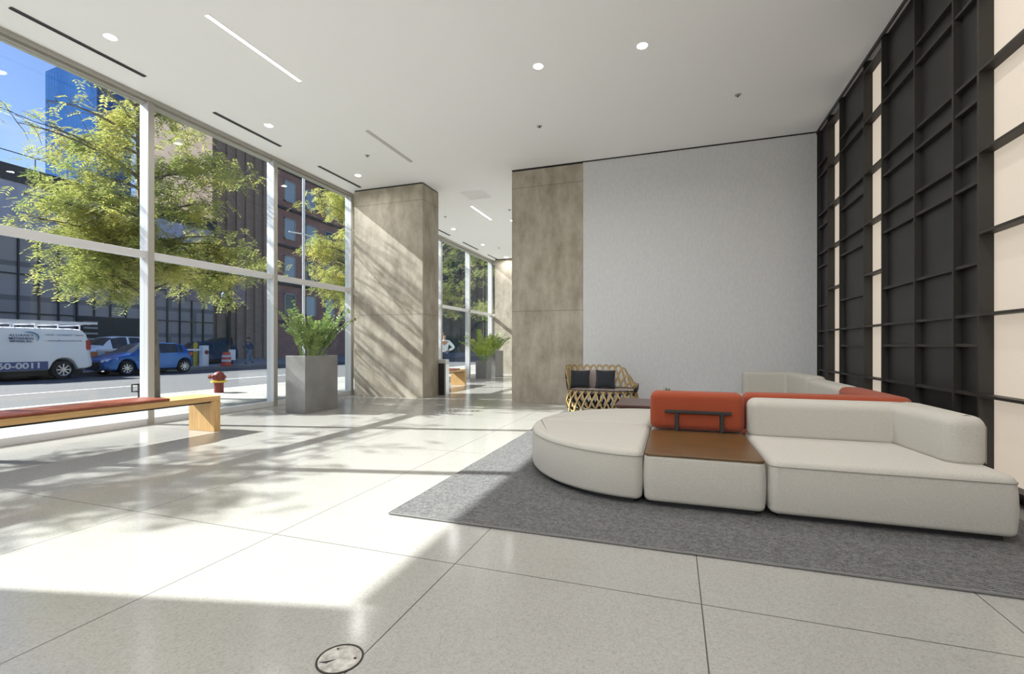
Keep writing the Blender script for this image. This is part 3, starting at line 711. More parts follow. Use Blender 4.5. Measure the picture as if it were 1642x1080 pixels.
# ---- buildings
XB = -38.0
t = thing('low_building', 'low dark metal-clad building with a pale lilac upper band, across the street', 'building', (XB, 8, 0))
MB().box(XB - 12, XB, -30, 30.5, 0, 7.9).build('wall', M['bldg'], t)
MB().box(XB - 12, XB + .1, -30, 30.5, 7.9, 11.2).build('upper_band', M['bldg_top'], t)
MB().box(XB - 12, XB + .2, -30, 30.6, 11.2, 12.2).build('parapet', mat('dark_fascia', (.05, .045, .05), .6), t)
g = MB()
for k in range(60): g.box(XB, XB + .12, -29.5 + k, -29.42 + k, 0, 7.85)
for z in (3.2, 5.6): g.box(XB, XB + .1, -30, 30.5, z, z + .08)
g.build('ribs', mat('rib_metal', (.06, .05, .052), .5), t)
g = MB()
for k in range(26): g.box(XB + .1, XB + .14, -30 + k * 2.3, -29.95 + k * 2.3, 12.2, 13.0)
g.box(XB + .1, XB + .14, -30, 30.5, 12.95, 13.0); g.build('roof_railing', M['dgrey'], t)
yq = on_x(181, 530, XB).y
MB().box(XB - .0, XB + .13, yq - 2.2, yq + 2.4, .02, 3.2).build('garage_opening', M['black'], t)  # solid black slab stands in for the shade inside the opening
g = MB()
for k in range(7): g.box(XB + .14, XB + .3, yq - 1.9, yq - 1.1, .5 + k * .38, .62 + k * .38)
g.build('loading_steps', mat('pale_steps', (.4, .38, .36), .7), t)
for a, c in ((210, 222), (240, 254), (265, 286), (297, 318), (330, 362), (370, 392)):
    ya, yb_ = on_x(a, 460, XB).y, on_x(c, 460, XB).y
    if yb_ < 30.4: MB().box(XB, XB + .15, ya, yb_, 5.0, 7.2).build('panel', M['rosy'], t)
t = thing('brown_brick_building', 'tall brown brick building behind the yellow-green tree', 'building', (XB, 36, 0))
MB().box(XB - 10, XB - .2, 30.6, 37.4, 0, 36).build('wall', M['brown'], t)
g = MB()
for k in range(7): g.box(XB - .2, XB, 30.9 + k, 31.3 + k, 0, 35)
g.build('ribs', M['brown'], t)
for a, c in ((330, 362), (370, 392)):
    ya, yb_ = on_x(a, 460, XB).y, on_x(c, 460, XB).y
    if ya > 30.7: MB().box(XB - .0, XB + .12, ya, yb_, 5.0, 8.0).build('panel', M['rosy'], t)
t = thing('red_brick_building', 'red brick building with pale windows, seen through the third window', 'building', (XB, 52, 0))
MB().box(XB - 20, XB, 37.5, 66, 0, 40).build('wall', M['redbrick'], t)
for i in range(9):
    for j in range(9):
        y = 38.4 + i * 3.0; z = 4.5 + j * 3.9
        fm = MB(); fm.box(XB, XB + .12, y, y + 1.5, z, z + .12); fm.box(XB, XB + .12, y, y + 1.5, z + 2.1, z + 2.2); fm.box(XB, XB + .12, y, y + .1, z, z + 2.2); fm.box(XB, XB + .12, y + 1.4, y + 1.5, z, z + 2.2)
        w = fm.build('window', M['taupe'], t); MB().box(XB, XB + .06, y + .1, y + 1.4, z + .12, z + 2.1).build('pane', M['winlight'] if (i * 5 + j * 3) % 4 else M['carglass'], w)
g = MB()
for j in range(10): g.box(XB, XB + .18, 37.5, 66, 3.6 + j * 3.9, 3.85 + j * 3.9)
g.build('floor_band', mat('dark_band', (.07, .06, .055), .7), t)
t = thing('dark_office_building', 'dark office building far down the street, seen through the farthest windows', 'building', (XB, 100, 0))
MB().box(XB - 20, XB - 1, 66.2, 150, 0, 45).build('wall', M['darkb'], t)
g = MB()
for i in range(20): g.box(XB - 1, XB - .7, 67 + i * 4, 67.7 + i * 4, 0, 45)
g.build('piers', mat('dark_piers', (.10, .095, .085), .7), t)
t = thing('office_block', 'dark office block closing the far end of the street', 'building', (-20, 150, 0))
MB().box(-37, 30, 150, 170, 0, 40).build('wall', M['darkb'], t)
g = MB()
for i in range(12): g.box(-36, 29, 149.8, 150, 3 + i * 3, 4.2 + i * 3)
g.build('window_band', M['carglass'], t)
# glass tower
def gp(px, d): u = (px - 821) / F; return Vector((d * (-SY + u * CY), d * (CY + u * SY)))
A, B_, C_ = gp(73, 150), gp(156, 139), gp(210, 156); D = A + C_ - B_
cn = (A + B_ + C_ + D) / 4
t = thing('glass_tower', 'tall blue glass skyscraper behind the tree', 'building', (cn.x, cn.y, 0))
HT = 88.5
MB().prism([A, B_, C_, D], 0, HT).build('curtain_wall', M['towerL'], t)
g = MB()
for (p, q) in ((A, B_), (B_, C_)):
    n = 16 if p is A else 12; dn = (q - p).normalized(); nn = Vector((dn.y, -dn.x))
    for k in range(n + 1):
        c = p.lerp(q, k / n); s = .04
        g.prism([c - dn * s + nn * .015, c + dn * s + nn * .015, c + dn * s - nn * .1, c - dn * s - nn * .1], 0, HT)
g.build('upright_bars', mat('tower_bars', (.05, .15, .38), .9, 0, 0), t)
g = MB()
for k in range(24):
    z = 4 + k * 3.55; g.prism(inset([A, B_, C_, D], -.02), z, z + .18)
g.build('floor_lines', mat('tower_floor_lines', (.05, .15, .38), .9, 0, 0), t)

# ---- trees
def tree(x, y, R_, z0, z1, n_clu, leafm, label, lean=(0, 0), nb=16, seed=1, extra=(), spr=1.0, mask=None):
    r = random.Random(seed); t = thing('street_tree', label, 'tree', (x, y, -.012), 'street trees outside the windows')
    tr = MB(); top = Vector((x + lean[0], y + lean[1], z0 + (z1 - z0) * .75)); base = Vector((x, y, -.03))
    tp = [base.lerp(top, f) + Vector((math.sin(f * 5) * .08, math.cos(f * 4) * .08, 0)) for f in [k / 8 for k in range(9)]]
    tr.tube(tp, [.10 * (1 - .7 * k / 8) for k in range(9)], 10)
    ends = []; br = MB()
    tg = []
    for k in range(nb):
        a = k * 2.399; f = r.uniform(.0, 1); zz = z0 + (z1 - z0) * f
        rad = R_ * math.sqrt(max(.12, 1 - (2 * f - .95) ** 2)) * r.uniform(.75, 1.0)
        tg.append(Vector((x + lean[0] * f + rad * math.cos(a), y + lean[1] * f + rad * math.sin(a), zz)))
    tg += [Vector(e_) for e_ in extra]
    for q in tg:
        zs = max(1.8, min(q.z - .4, top.z)); fs = (zs + .03) / (top.z + .03); k = min(7, int(fs * 8)); s0 = tp[k].lerp(tp[k + 1], min(1, fs * 8 - k))
        mid = s0.lerp(q, .5) + Vector((0, 0, .35)); pts = [(s0 * (1 - u) ** 2 + mid * 2 * u * (1 - u) + q * u * u) for u in [i / 9 for i in range(10)]]
        br.tube(pts, [.030 * (1 - .85 * i / 9) + .003 for i in range(10)], 6)
        for i in range(3, 10):
            for _ in range(2):
                o = Vector((r.gauss(0, .32), r.gauss(0, .32), r.gauss(0, .20))) * spr; e2 = pts[i] + o; ends.append(e2)
                br.tube([pts[i], pts[i].lerp(e2, .6) + Vector((0, 0, .05)), e2], [.007, .005, .003], 4)
    tr.build('trunk', M['bark'], t, smooth=True); br.build('branches', M['bark'], t)
    g = MB()
    for k in range(n_clu):
        e_ = ends[r.randrange(len(ends))]; c = e_ + Vector((r.gauss(0, .16), r.gauss(0, .16), r.gauss(0, .10)))
        if mask and r.random() > mask(c): continue
        a = r.uniform(0, 2 * PI); d = Vector((math.cos(a), math.sin(a), r.uniform(-.7, .1))).normalized()
        side = d.cross(Vector((0, 0, 1))).normalized(); ln = r.uniform(.16, .26)
        for j in range(5):
            q = c + d * ln * (j + .5) / 5 - Vector((0, 0, .02 * j * j / 5))
            for sg in (1, -1):
                dd = (side * sg + d * .5 + Vector((0, 0, r.uniform(-.35, .15)))).normalized(); w = .040; s2 = d * w * .5
                l = r.uniform(.07, .11); g.add([q - s2 * .4, q + dd * l * .5 - s2, q + dd * l, q + dd * l * .5 + s2], [(0, 1, 2, 3)])
    o = g.build('foliage', leafm, t)
    return t
def big_crown(c):
    # thin upper left, plus a gap cut along the sun's path to light the pier
    if abs(c.y + .24 * (-6.45 - c.x) - 9.66) < .42 and c.z > 3.0: return .04
    if c.y < 7.9: return 1 if c.z < 4.3 + (c.y - 5.7) * 1.5 else .05
    return .9 if c.z < 4.0 else (.6 if c.z < 8.2 - (c.y - 8.3) * 1.7 else .05)
tree(-11.6, 1.0, 1.6, 3.0, 6.3, 1000, M['locust2'], 'tree outside at the far left whose branch tips show against the sky', nb=13, seed=5,
     extra=[(-11.3, 4.6, 5.5), (-11.6, 4.3, 6.0)], spr=.8)
tree(-11.6, 7.75, 2.4, 3.0, 7.8, 15000, M['locust'], 'large yellow-green street tree filling the two left windows', nb=34, seed=11, lean=(0, -.2),
     extra=[(-11.2, 5.9, 2.75), (-11.0, 6.2, 2.6), (-11.3, 5.3, 4.0), (-11.2, 10.2, 3.1), (-11.3, 10.6, 3.9), (-11.4, 9.4, 2.9), (-11.2, 6.2, 6.6), (-11.3, 5.5, 3.6), (-11.3, 9.8, 3.6), (-11.0, 8.8, 3.3), (-11.0, 8.2, 3.6), (-11.0, 7.4, 3.4)],
     mask=big_crown)
tree(-11.4, 14.9, 1.7, 2.6, 7.2, 4200, M['locust'], 'yellow-green street tree partly hidden by the wide concrete pier', nb=20, seed=21)
tree(-11.4, 21.8, 2.2, 3.0, 7.6, 1800, M['locust2'], 'green street tree beyond the far windows', nb=18, seed=31)
tree(-11.4, 29.5, 2.4, 3.0, 8.0, 1500, M['locust2'], 'farthest green street tree, seen past the distant planters', nb=18, seed=41)

# ---- hydrant
p = on_z(351, 629, -.012); hx, hy = p.x, p.y
t = thing('fire_hydrant', 'red fire hydrant with a yellow collar on the near sidewalk', 'hydrant', (hx, hy, -.012))
MB().lathe([(.11, -.012), (.11, .24), (.13, .25), (.13, .26)], (hx, hy, 0), 20).build('barrel', M['red'], t, smooth=True)
MB().lathe([(.19, .26), (.19, .30), (.12, .305), (.12, .26)], (hx, hy, 0), 24).build('collar', M['yellow'], t, smooth=True)
MB().lathe([(.135, .306), (.14, .40), (.125, .47), (.08, .52), (.03, .535), (.03, .56), (.001, .56)], (hx, hy, 0), 20).build('bonnet', M['red'], t, smooth=True)
dl = Vector((-CY, -SY, 0))
for d, ln, r_ in ((dl, .26, .055), (-dl, .17, .045), (Vector((SY, -CY, 0)), .2, .06)):
    c = Vector((hx, hy, .40)); nz_ = MB(); nz_.tube([c + d * .10, c + d * (ln - .05)], r_ * .8, 12); nz_.tube([c + d * (ln - .05), c + d * ln], r_, 8); nz_.build('nozzle', M['red'], t)
# small sidewalk fixture seen beside the first mullion
p = on_z(223, 652, -.012)
t = thing('bracket_post', 'small black bracket post outside, left of the first mullion', 'post', (p.x, p.y, -.012))
MB().box(p.x - .018, p.x + .018, p.y - .018, p.y + .018, -.012, .45).build('post', M['black'], t)
g = MB(); g.tube([(p.x, p.y, .44), (p.x - .05, p.y - .10, .44), (p.x - .05, p.y - .10, .30), (p.x, p.y, .30)], .018, 6); g.build('bracket', M['black'], t)
# thin silver pole outside the third window
p = Vector((-12.0, 0, 0)); yy = on_x(487, 400, -12.0).y
t = thing('street_pole', 'slim silver pole with short cross arms outside the third window', 'pole', (-12.0, yy, -.012))
MB().tube([(-12, yy, -.012), (-12, yy, 7)], .045, 12).build('shaft', M['mull'], t, smooth=True)
for z in (H + 170 * 17.0 / F, H + 277 * 17.0 / F):
    MB().tube([(-12.1, yy - .55, z), (-12.0, yy, z + .03), (-11.9, yy + .55, z)], .025, 6).build('arm', M['mull'], t)
p = on_x(367, 560, -26.0)
t = thing('lamp_post', 'black lamp post on the far sidewalk beside the white notice', 'lamp post', (-26, p.y, .02))
MB().lathe([(.22, .02), (.22, .35), (.15, .5), (.14, .8)], (-26, p.y, 0), 12).build('base', M['black'], t)
MB().tube([(-26, p.y, .6), (-26, p.y, 5.2)], [.13, .09], 12).build('shaft', M['black'], t, smooth=True)
MB().lathe([(.05, 4.1), (.14, 4.2), (.14, 4.4), (.05, 4.5)], (-26, p.y - .35, 0), 10).build('lantern', M['winlight'], t)
tag(MB().box(-25.77, -25.74, p.y - .2, p.y + .25, .35, 1.0).build('notice_board', M['white'], loc=(-25.75, p.y, .02)), 'small white notice fixed to the lamp post foot', 'sign')

# ---- vehicles
def interp(tab, s):
    if s <= tab[0][0]: return tab[0][1]
    for (a, va), (b_, vb) in zip(tab, tab[1:]):
        if s <= b_:
            f = (s - a) / (b_ - a); f = f * f * (3 - 2 * f) * .35 + f * .65; return va + (vb - va) * f
    return tab[-1][1]
def vehicle(name, label, cat, X, Y, Lg, Wd, top, belt, wheels, wr, sidewin, screens, body, base=.22, group=None, taper=.74, z0=RZD, flip=False, low=False, detail=True):
    """front at low Y, near side at x = X"""
    t = thing(name, label, cat, (X - Wd / 2, Y + Lg / 2, z0), group)
    ns = int(Lg / .06); secs = []; ss = []
    for i in range(ns + 1):
        s = Lg * i / ns; ss.append(s); tz, bz = interp(top, s), interp(belt, s); bz = min(bz, tz - .02)
        w = Wd / 2; ef = min(s, Lg - s)
        if ef < .35: w *= 1 - .13 * (1 - ef / .35) ** 2
        zb = base + (.08 * (1 - ef / .3) if ef < .3 else 0)
        for sw in wheels:
            d = abs(s - sw)
            if d < wr * 1.18: zb = max(zb, wr + math.sqrt((wr * 1.18) ** 2 - d * d))
        zb = min(zb, bz - .12)
        cab = clampf((tz - bz - .05) / .35, 0, 1); wt = w * (.93 + (taper - .93) * cab)
        m_ = (zb + bz) / 2
        h = [(w * .90, zb), (w * .99, min(zb + .06, m_)), (w, m_ + .05), (w * .965, bz), (wt, max(bz + .01, tz - .05)), (wt * .9, tz - .012), (0, tz + .015)]
        cx = X - Wd / 2; ring = [(cx + a, Y + (Lg - s if flip else s), z0 + z) for a, z in h] + [(cx - a, Y + (Lg - s if flip else s), z0 + z) for a, z in h[-2::-1]]
        secs.append(ring)
    n = len(secs[0]); bm_, sw_, ws_ = MB(), MB(), MB()
    allv = [p for r_ in secs for p in r_]; fb, fw, fs = [], [], []
    for i in range(ns):
        sm = (ss[i] + ss[i + 1]) / 2
        for j in range(n):
            k = (j + 1) % n; f = (i * n + j, i * n + k, (i + 1) * n + k, (i + 1) * n + j)
            if j in (3, n - 5) and any(a < sm < b_ for a, b_ in sidewin): fw.append(f)
            elif j in (4, 5, n - 7, n - 6) and any(a < sm < b_ for a, b_ in screens): fs.append(f)
            else: fb.append(f)
    fb += [tuple(range(n - 1, -1, -1)), tuple(ns * n + j for j in range(n))]
    bm_.add(allv, fb); sw_.add(allv, fw); ws_.add(allv, fs)
    def bb(mb, nm_, mt):
        o = mb.build(nm_, mt, t, smooth=True); bmx = bmesh.new(); bmx.from_mesh(o.data)
        bmesh.ops.delete(bmx, geom=[v for v in bmx.verts if not v.link_faces], context='VERTS'); bmx.to_mesh(o.data); bmx.free(); return o
    bb(bm_, 'body', body)
    if fw: bb(sw_, 'side_window', M['carglass'])
    if fs: bb(ws_, 'windscreen', M['carglass'])
    for sw in wheels:
        yw = Y + (Lg - sw if flip else sw)
        for side in (1, -1):
            xo = X - .02 if side > 0 else X - Wd + .02; o_ = -1 if side > 0 else 1
            xa, xb = xo, xo + o_ * .2
            c = (0, yw, z0 + wr + .001)
            pr = [(wr * .3, xa + o_ * .055), (wr * .64, xa + o_ * .05), (wr * .66, xa), (wr * .93, xa), (wr, xa + o_ * .03), (wr, xb - o_ * .03), (wr * .93, xb), (wr * .3, xb)]
            w = MB().lathe(pr, c, 32, 'X').build('wheel', M['tire'], t, smooth=True)
            if side > 0 or detail:
                g = MB(); g.lathe([(wr * .66, xa - o_ * .002), (wr * .60, xa + o_ * .01), (wr * .56, xa + o_ * .05), (wr * .66, xa + o_ * .06)], c, 28, 'X', cap=False)
                for k in range(8):
                    a = 2 * PI * k / 8; d = Vector((0, math.cos(a), math.sin(a))); q = Vector((0, -math.sin(a), math.cos(a))) * .022
                    c0 = Vector((xa + o_ * .012, c[1], c[2])); e0 = Vector((o_ * .02, 0, 0))
                    a0, a1 = c0 + d * .03, c0 + d * wr * .62
                    g.loft([[a0 - q, a0 + q, a0 + q + e0, a0 - q + e0], [a1 - q, a1 + q, a1 + q + e0, a1 - q + e0]])
                g.lathe([(.001, xa - o_ * .002), (wr * .16, xa), (wr * .16, xa + o_ * .04), (.001, xa + o_ * .04)], c, 16, 'X')
                g.build('rim', M['rim'], w)
    # underbody
    MB().box(X - Wd + .25, X - .25, Y + .25, Y + Lg - .25, z0 + .16, z0 + .5).build('underbody', M['black'], t)
    return t
VX = -23.0
vt = [(0, .75), (.1, .95), (1.1, 1.12), (1.25, 1.2), (2.0, 1.95), (2.3, 2.03), (4.8, 2.03), (5.15, 2.0), (5.3, 1.85), (5.5, 1.25), (5.55, .9)]
vb = [(0, .6), (1.2, 1.1), (5.3, 1.15), (5.55, .8)]
vy = 13.05 - 5.55
van = vehicle('work_van', 'white work van with blue band and lettering, parked across the street', 'van', VX, vy, 5.55, 2.0, vt, vb, (1.05, 4.53), .37, [(1.5, 2.4)], [(1.3, 2.0)], M['van'], base=.36, taper=.93)
MB().box(VX - 1.6, VX - .4, vy + 5.53, vy + 5.62, RZD + .45, RZD + .6).build('rear_bumper', M['chrome'], van)
tl = MB().box(VX - .17, VX - .05, vy + 5.30, vy + 5.47, RZD + 1.15, RZD + 1.55).build('tail_light', M['taill'], van)
# lettering
def text(body, size, Xp, Yc, Zc, m, name, parent, sx=1.0, ext=.004, bold=0.0, space=1.0):
    cu = bpy.data.curves.new(name, 'FONT'); cu.body = body; cu.size = size; cu.align_x = 'CENTER'; cu.align_y = 'CENTER'; cu.extrude = ext; cu.offset = bold; cu.space_character = space
    o = bpy.data.objects.new(name, cu); COL.objects.link(o); dg = bpy.context.evaluated_depsgraph_get(); me = bpy.data.meshes.new_from_object(o.evaluated_get(dg))
    bpy.data.objects.remove(o); org = Vector(parent.get('_org', (0, 0, 0)))
    # text x -> world +Y (seen from +X), text y -> world z, depth -> +X
    me.transform(Matrix(((0, 0, 1, Xp - org.x), (sx, 0, 0, Yc - org.y), (0, 1, 0, Zc - org.z), (0, 0, 0, 1))))
    me.materials.clear(); me.materials.append(m)
    ob = bpy.data.objects.new(name, me); COL.objects.link(ob); ob.parent = parent; ob['_org'] = tuple(org); return ob
SX = VX + .006
MB().box(VX - .05, SX, vy + 1.5, vy + 4.02, RZD + .40, RZD + .72).build('lower_band', M['stripe'], van)
def sp(px, py): q = on_x(px, py, SX); return q.y, q.z
y_, z_ = sp(26, 588)
text('-860-0011', .30, SX + .002, y_ - .05, z_ + .02, M['textw'], 'phone_lettering', van, sx=1.28, bold=.008)
y_, z_ = sp(34.5, 537.4); text('ALLIANCE', .115, SX - .0, y_, z_, M['textn'], 'name_lettering', van, sx=1.15, bold=.001, space=1.2)
y_, z_ = sp(35, 542.5); text('MECHANICAL', .108, SX, y_, z_, M['textn'], 'name_lettering', van, sx=1.08, bold=.002)
y_, z_ = sp(35, 547); text('SERVICES, INC.', .10, SX, y_, z_, M['textn'], 'name_lettering', van, sx=1.05, bold=.002)
y_, z_ = sp(105, 538); text('HVAC - PLUMBING - PIPING', .085, SX, y_, z_ + .02, M['textg'], 'side_lettering', van, sx=1.2)
y_, z_ = sp(105, 546); text('www.alliancemech.com', .10, SX, y_, z_, M['textg'], 'side_lettering', van, sx=1.2)
arc = []
for k in range(25):
    a = math.radians(115 - 150 * k / 24); q = sp(46 + 16 * math.cos(a), 541.5 - 9.5 * math.sin(a)); arc.append((SX, q[0], q[1]))
MB().tube(arc, [.004 + .028 * math.sin(PI * k / 24) for k in range(25)], 6).build('swoosh', M['teal'], van)
g = MB()
for k in range(5):
    yr = vy + 2.3 + k * .72; g.box(VX - 1.75, VX - .25, yr, yr + .04, RZD + 2.14, RZD + 2.18)
    for xx in (VX - 1.72, VX - .3): g.box(xx, xx + .04, yr, yr + .04, RZD + 2.0, RZD + 2.15)
for xx in (VX - 1.74, VX - .28): g.box(xx, xx + .04, vy + 2.2, vy + 5.3, RZD + 2.18, RZD + 2.22)
g.build('roof_rack', M['mull'], van)
t = thing('ladder', 'aluminium ladder lying on the roof rack of the white van', 'ladder', (VX - .5, vy + 4, RZD + 2.225))
g = MB()
for xx in (VX - .75, VX - .32): g.box(xx, xx + .03, vy + 1.9, vy + 5.85, RZD + 2.225, RZD + 2.31)
g.build('rail', M['mull'], t)
g = MB()
for k in range(13): g.box(VX - .72, VX - .32, vy + 2.05 + k * .3, vy + 2.09 + k * .3, RZD + 2.25, RZD + 2.29)
g.build('rungs', M['mull'], t)

ct = [(0, .52), (.08, .72), (.3, .82), (.95, .98), (1.75, 1.42), (2.2, 1.50), (3.1, 1.47), (3.5, 1.40), (3.8, 1.02), (3.95, .75)]
cb = [(0, .5), (.3, .74), (1.0, .93), (3.6, 1.02), (3.95, .7)]
car = vehicle('hatchback_car', 'bright blue hatchback parked behind the white van', 'car', VX, 13.5, 3.95, 1.72, ct, cb, (.85, 3.46), .32, [(1.45, 2.25), (2.32, 3.15), (3.2, 3.42)], [(1.02, 1.72), (3.5, 3.78)], M['blue'], taper=.76)
cX = VX - .86
MB().box(cX - .45, cX + .45, 13.46, 13.55, RZD + .32, RZD + .62).build('grille', M['black'], car, bevel=.02)
for sx in (-1, 1):
    MB().loft([[(cX + sx * .50, 13.50, RZD + .60), (cX + sx * .74, 13.60, RZD + .62), (cX + sx * .74, 13.62, RZD + .74), (cX + sx * .50, 13.52, RZD + .70)], [(cX + sx * .50, 13.75, RZD + .60), (cX + sx * .85, 13.95, RZD + .70), (cX + sx * .83, 13.98, RZD + .80), (cX + sx * .50, 13.80, RZD + .74)]]).build('headlight', M['headl'], car)
    MB().box(cX + sx * .70 - .1, cX + sx * .70 + .12, 17.2, 17.38, RZD + .82, RZD + 1.02).build('tail_light', M['taill'], car)
    MB().box(cX + sx * .92 - .08, cX + sx * .92 + .08, 14.95, 15.08, RZD + .95, RZD + 1.08).build('wing_mirror', M['blue'], car, bevel=.02)
MB().box(cX - .7, cX + .7, 13.42, 13.52, RZD + .20, RZD + .26).build('front_lip', M['chrome'], car)
st = [(0, .8), (.1, 1.0), (1.1, 1.12), (1.8, 1.68), (2.2, 1.74), (4.0, 1.72), (4.5, 1.2), (4.6, .9)]; sb = [(0, .7), (1.2, 1.05), (4.6, 1.1)]
p = on_x(172, 560, -30.0)
vehicle('parked_suv', 'white car parked in the lot behind the blue hatchback', 'car', -29.0, p.y - 2.0, 4.6, 1.85, st, sb, (.9, 3.7), .36, [(1.7, 2.5), (2.6, 3.4), (3.5, 3.9)], [(1.25, 1.75)], M['van'], z0=.02, base=.3)
p = on_x(176, 560, -30.0)
vehicle('parked_car', 'dark car parked in the lot beside the white one', 'car', -29.0, p.y + 3.1, 4.4, 1.8, [(a, b_ * .86) for a, b_ in st], [(a, b_ * .86) for a, b_ in sb], (.85, 3.5), .32, [(1.7, 2.5), (2.6, 3.5)], [(1.25, 1.75)], M['navy'], z0=.02, base=.26)
p = on_x(323, 560, -31.0); q = on_x(378, 560, -31.0)
vehicle('parked_truck', 'dark green-black vehicle parked behind the black lamp post', 'car', -31.0, p.y, q.y - p.y, 1.9, [(0, .9), (.4, 1.25), (2.2, 1.8), (3.4, 1.95), (5.0, 1.6), (q.y - p.y, .9)], [(0, .8), (.8, 1.1), (q.y - p.y - .8, 1.2), (q.y - p.y, .8)], (1.2, q.y - p.y - 1.1), .4, [(1.6, 3.1), (3.3, 4.6)], [], mat('dark_green_paint', (.02, .035, .03), .3), z0=.02, base=.3)
# street bits
def bollard(px, X, label):
    p = on_x(px, 560, X); t = thing('bollard', label, 'bollard', (X, p.y, .02))
    MB().lathe([(.12, .02), (.12, 1.3), (.09, 1.42), (.001, 1.46)], (X, p.y, 0), 16).build('post', M['yellow'], t, smooth=True)
    MB().lathe([(.125, .9), (.125, 1.0), (.12, 1.0), (.12, .9)], (X, p.y, 0), 16).build('band', M['paint'], t)
bollard(313.5, -27.0, 'yellow bollard at the parking entrance behind the blue hatchback')
p = on_x(328, 560, -26.4)
t = thing('gate_cabinet', 'white parking gate box with red mark beside the yellow bollard', 'cabinet', (-26.4, p.y, .02))
MB().box(-26.6, -26.3, p.y - .2, p.y + .2, .02, 1.25).build('housing', M['white'], t, bevel=.02)
MB().lathe([(.06, -26.30), (.13, -26.30), (.13, -26.285), (.06, -26.285)], (0, p.y + .05, .85), 16, 'X').build('mark', M['red'], t)
MB().box(-26.5, -26.42, p.y - 2.0, p.y - .21, .95, 1.05).build('gate_arm', M['white'], t)
p = on_x(355, 566, -25.9)
t = thing('traffic_drum', 'red and white striped traffic drum left of the black lamp post', 'traffic drum', (-25.5, p.y, .02))
MB().lathe([(.33, .02), (.33, .10), (.26, .11), (.24, .55), (.2, .85), (.001, .86)], (-25.5, p.y, 0), 20).build('drum', mat('red_drum', (.75, .10, .06), .5), t, smooth=True)
for z, r_ in ((.28, .256), (.55, .242)): MB().lathe([(r_, z), (r_ - .004, z + .13), (r_ - .02, z + .13), (r_ - .02, z)], (-25.5, p.y, 0), 20).build('white_band', M['paint'], t)
p = on_x(156, 566, -26.2)
t = thing('barricade', 'orange and white striped barricade behind the rear of the van', 'barricade', (-26.2, p.y, .02))
for k in range(4):
    MB().box(-26.24, -26.16, p.y - .6 + k * .3, p.y - .3 + k * .3, .55, .95).build('board', M['orange'] if k % 2 else M['paint'], t)
for yy_ in (-.5, .5): MB().box(-26.5, -25.95, p.y + yy_ - .03, p.y + yy_ + .03, .02, .08).build('foot', M['dgrey'], t); MB().box(-26.23, -26.17, p.y + yy_ - .025, p.y + yy_ + .025, .08, .56).build('post', M['dgrey'], t)
p0, p1 = on_x(155, 560, -27.2), on_x(200, 560, -27.2)
t = thing('metal_railing', 'low white railing in front of the parked cars in the lot', 'railing', (-27.2, p0.y, .02))
g = MB(); ng = 22
for k in range(ng + 1):
    y = p0.y + (p1.y - p0.y) * k / ng; g.box(-27.22, -27.18, y - .015, y + .015, .02, 1.0)
g.build('bars', M['mull'], t); MB().box(-27.23, -27.17, p0.y, p1.y, 1.0, 1.05).build('top_rail', M['mull'], t)
p = on_x(248, 520, -12.6); ps = on_x(249, 520, -24.6)
t = thing('street_sign', 'small white street sign on a dark post right of the first mullion', 'sign', (-24.7 + -.6, ps.y, .02))
MB().tube([(-25.3, ps.y, .02), (-25.3, ps.y, 3.1)], .04, 8).build('post', M['dgrey'], t)
MB().box(-25.27, -25.24, ps.y - .1, ps.y + .35, 2.1, 3.0).build('plate', M['white'], t)

# ---- people
def skin_mesh(name, verts, edges, m, parent, sub=1):
    """verts: (x, y, z, r); first is the root"""
    me = bpy.data.meshes.new(name); me.from_pydata([v[:3] for v in verts], edges, []); o = bpy.data.objects.new(name, me); COL.objects.link(o)
    sk = o.modifiers.new('skin', 'SKIN'); sk.use_smooth_shade = True
    if not me.skin_vertices: me.attributes.new('x', 'FLOAT', 'POINT')
    if not me.skin_vertices:
        bm = bmesh.new(); bm.from_mesh(me); bm.verts.layers.skin.verify(); bm.to_mesh(me); bm.free()
    for i, v in enumerate(verts):
        rr = v[3] if isinstance(v[3], tuple) else (v[3], v[3]); me.skin_vertices[0].data[i].radius = rr; me.skin_vertices[0].data[i].use_root = (i == 0)
    sb_ = o.modifiers.new('sub', 'SUBSURF'); sb_.levels = sub; sb_.render_levels = sub
    dg = bpy.context.evaluated_depsgraph_get(); me2 = bpy.data.meshes.new_from_object(o.evaluated_get(dg)); bpy.data.objects.remove(o)
    me2.materials.clear(); me2.materials.append(m)
    for p_ in me2.polygons: p_.use_smooth = True
    ob = bpy.data.objects.new(name, me2); COL.objects.link(ob); ob.parent = parent; return ob
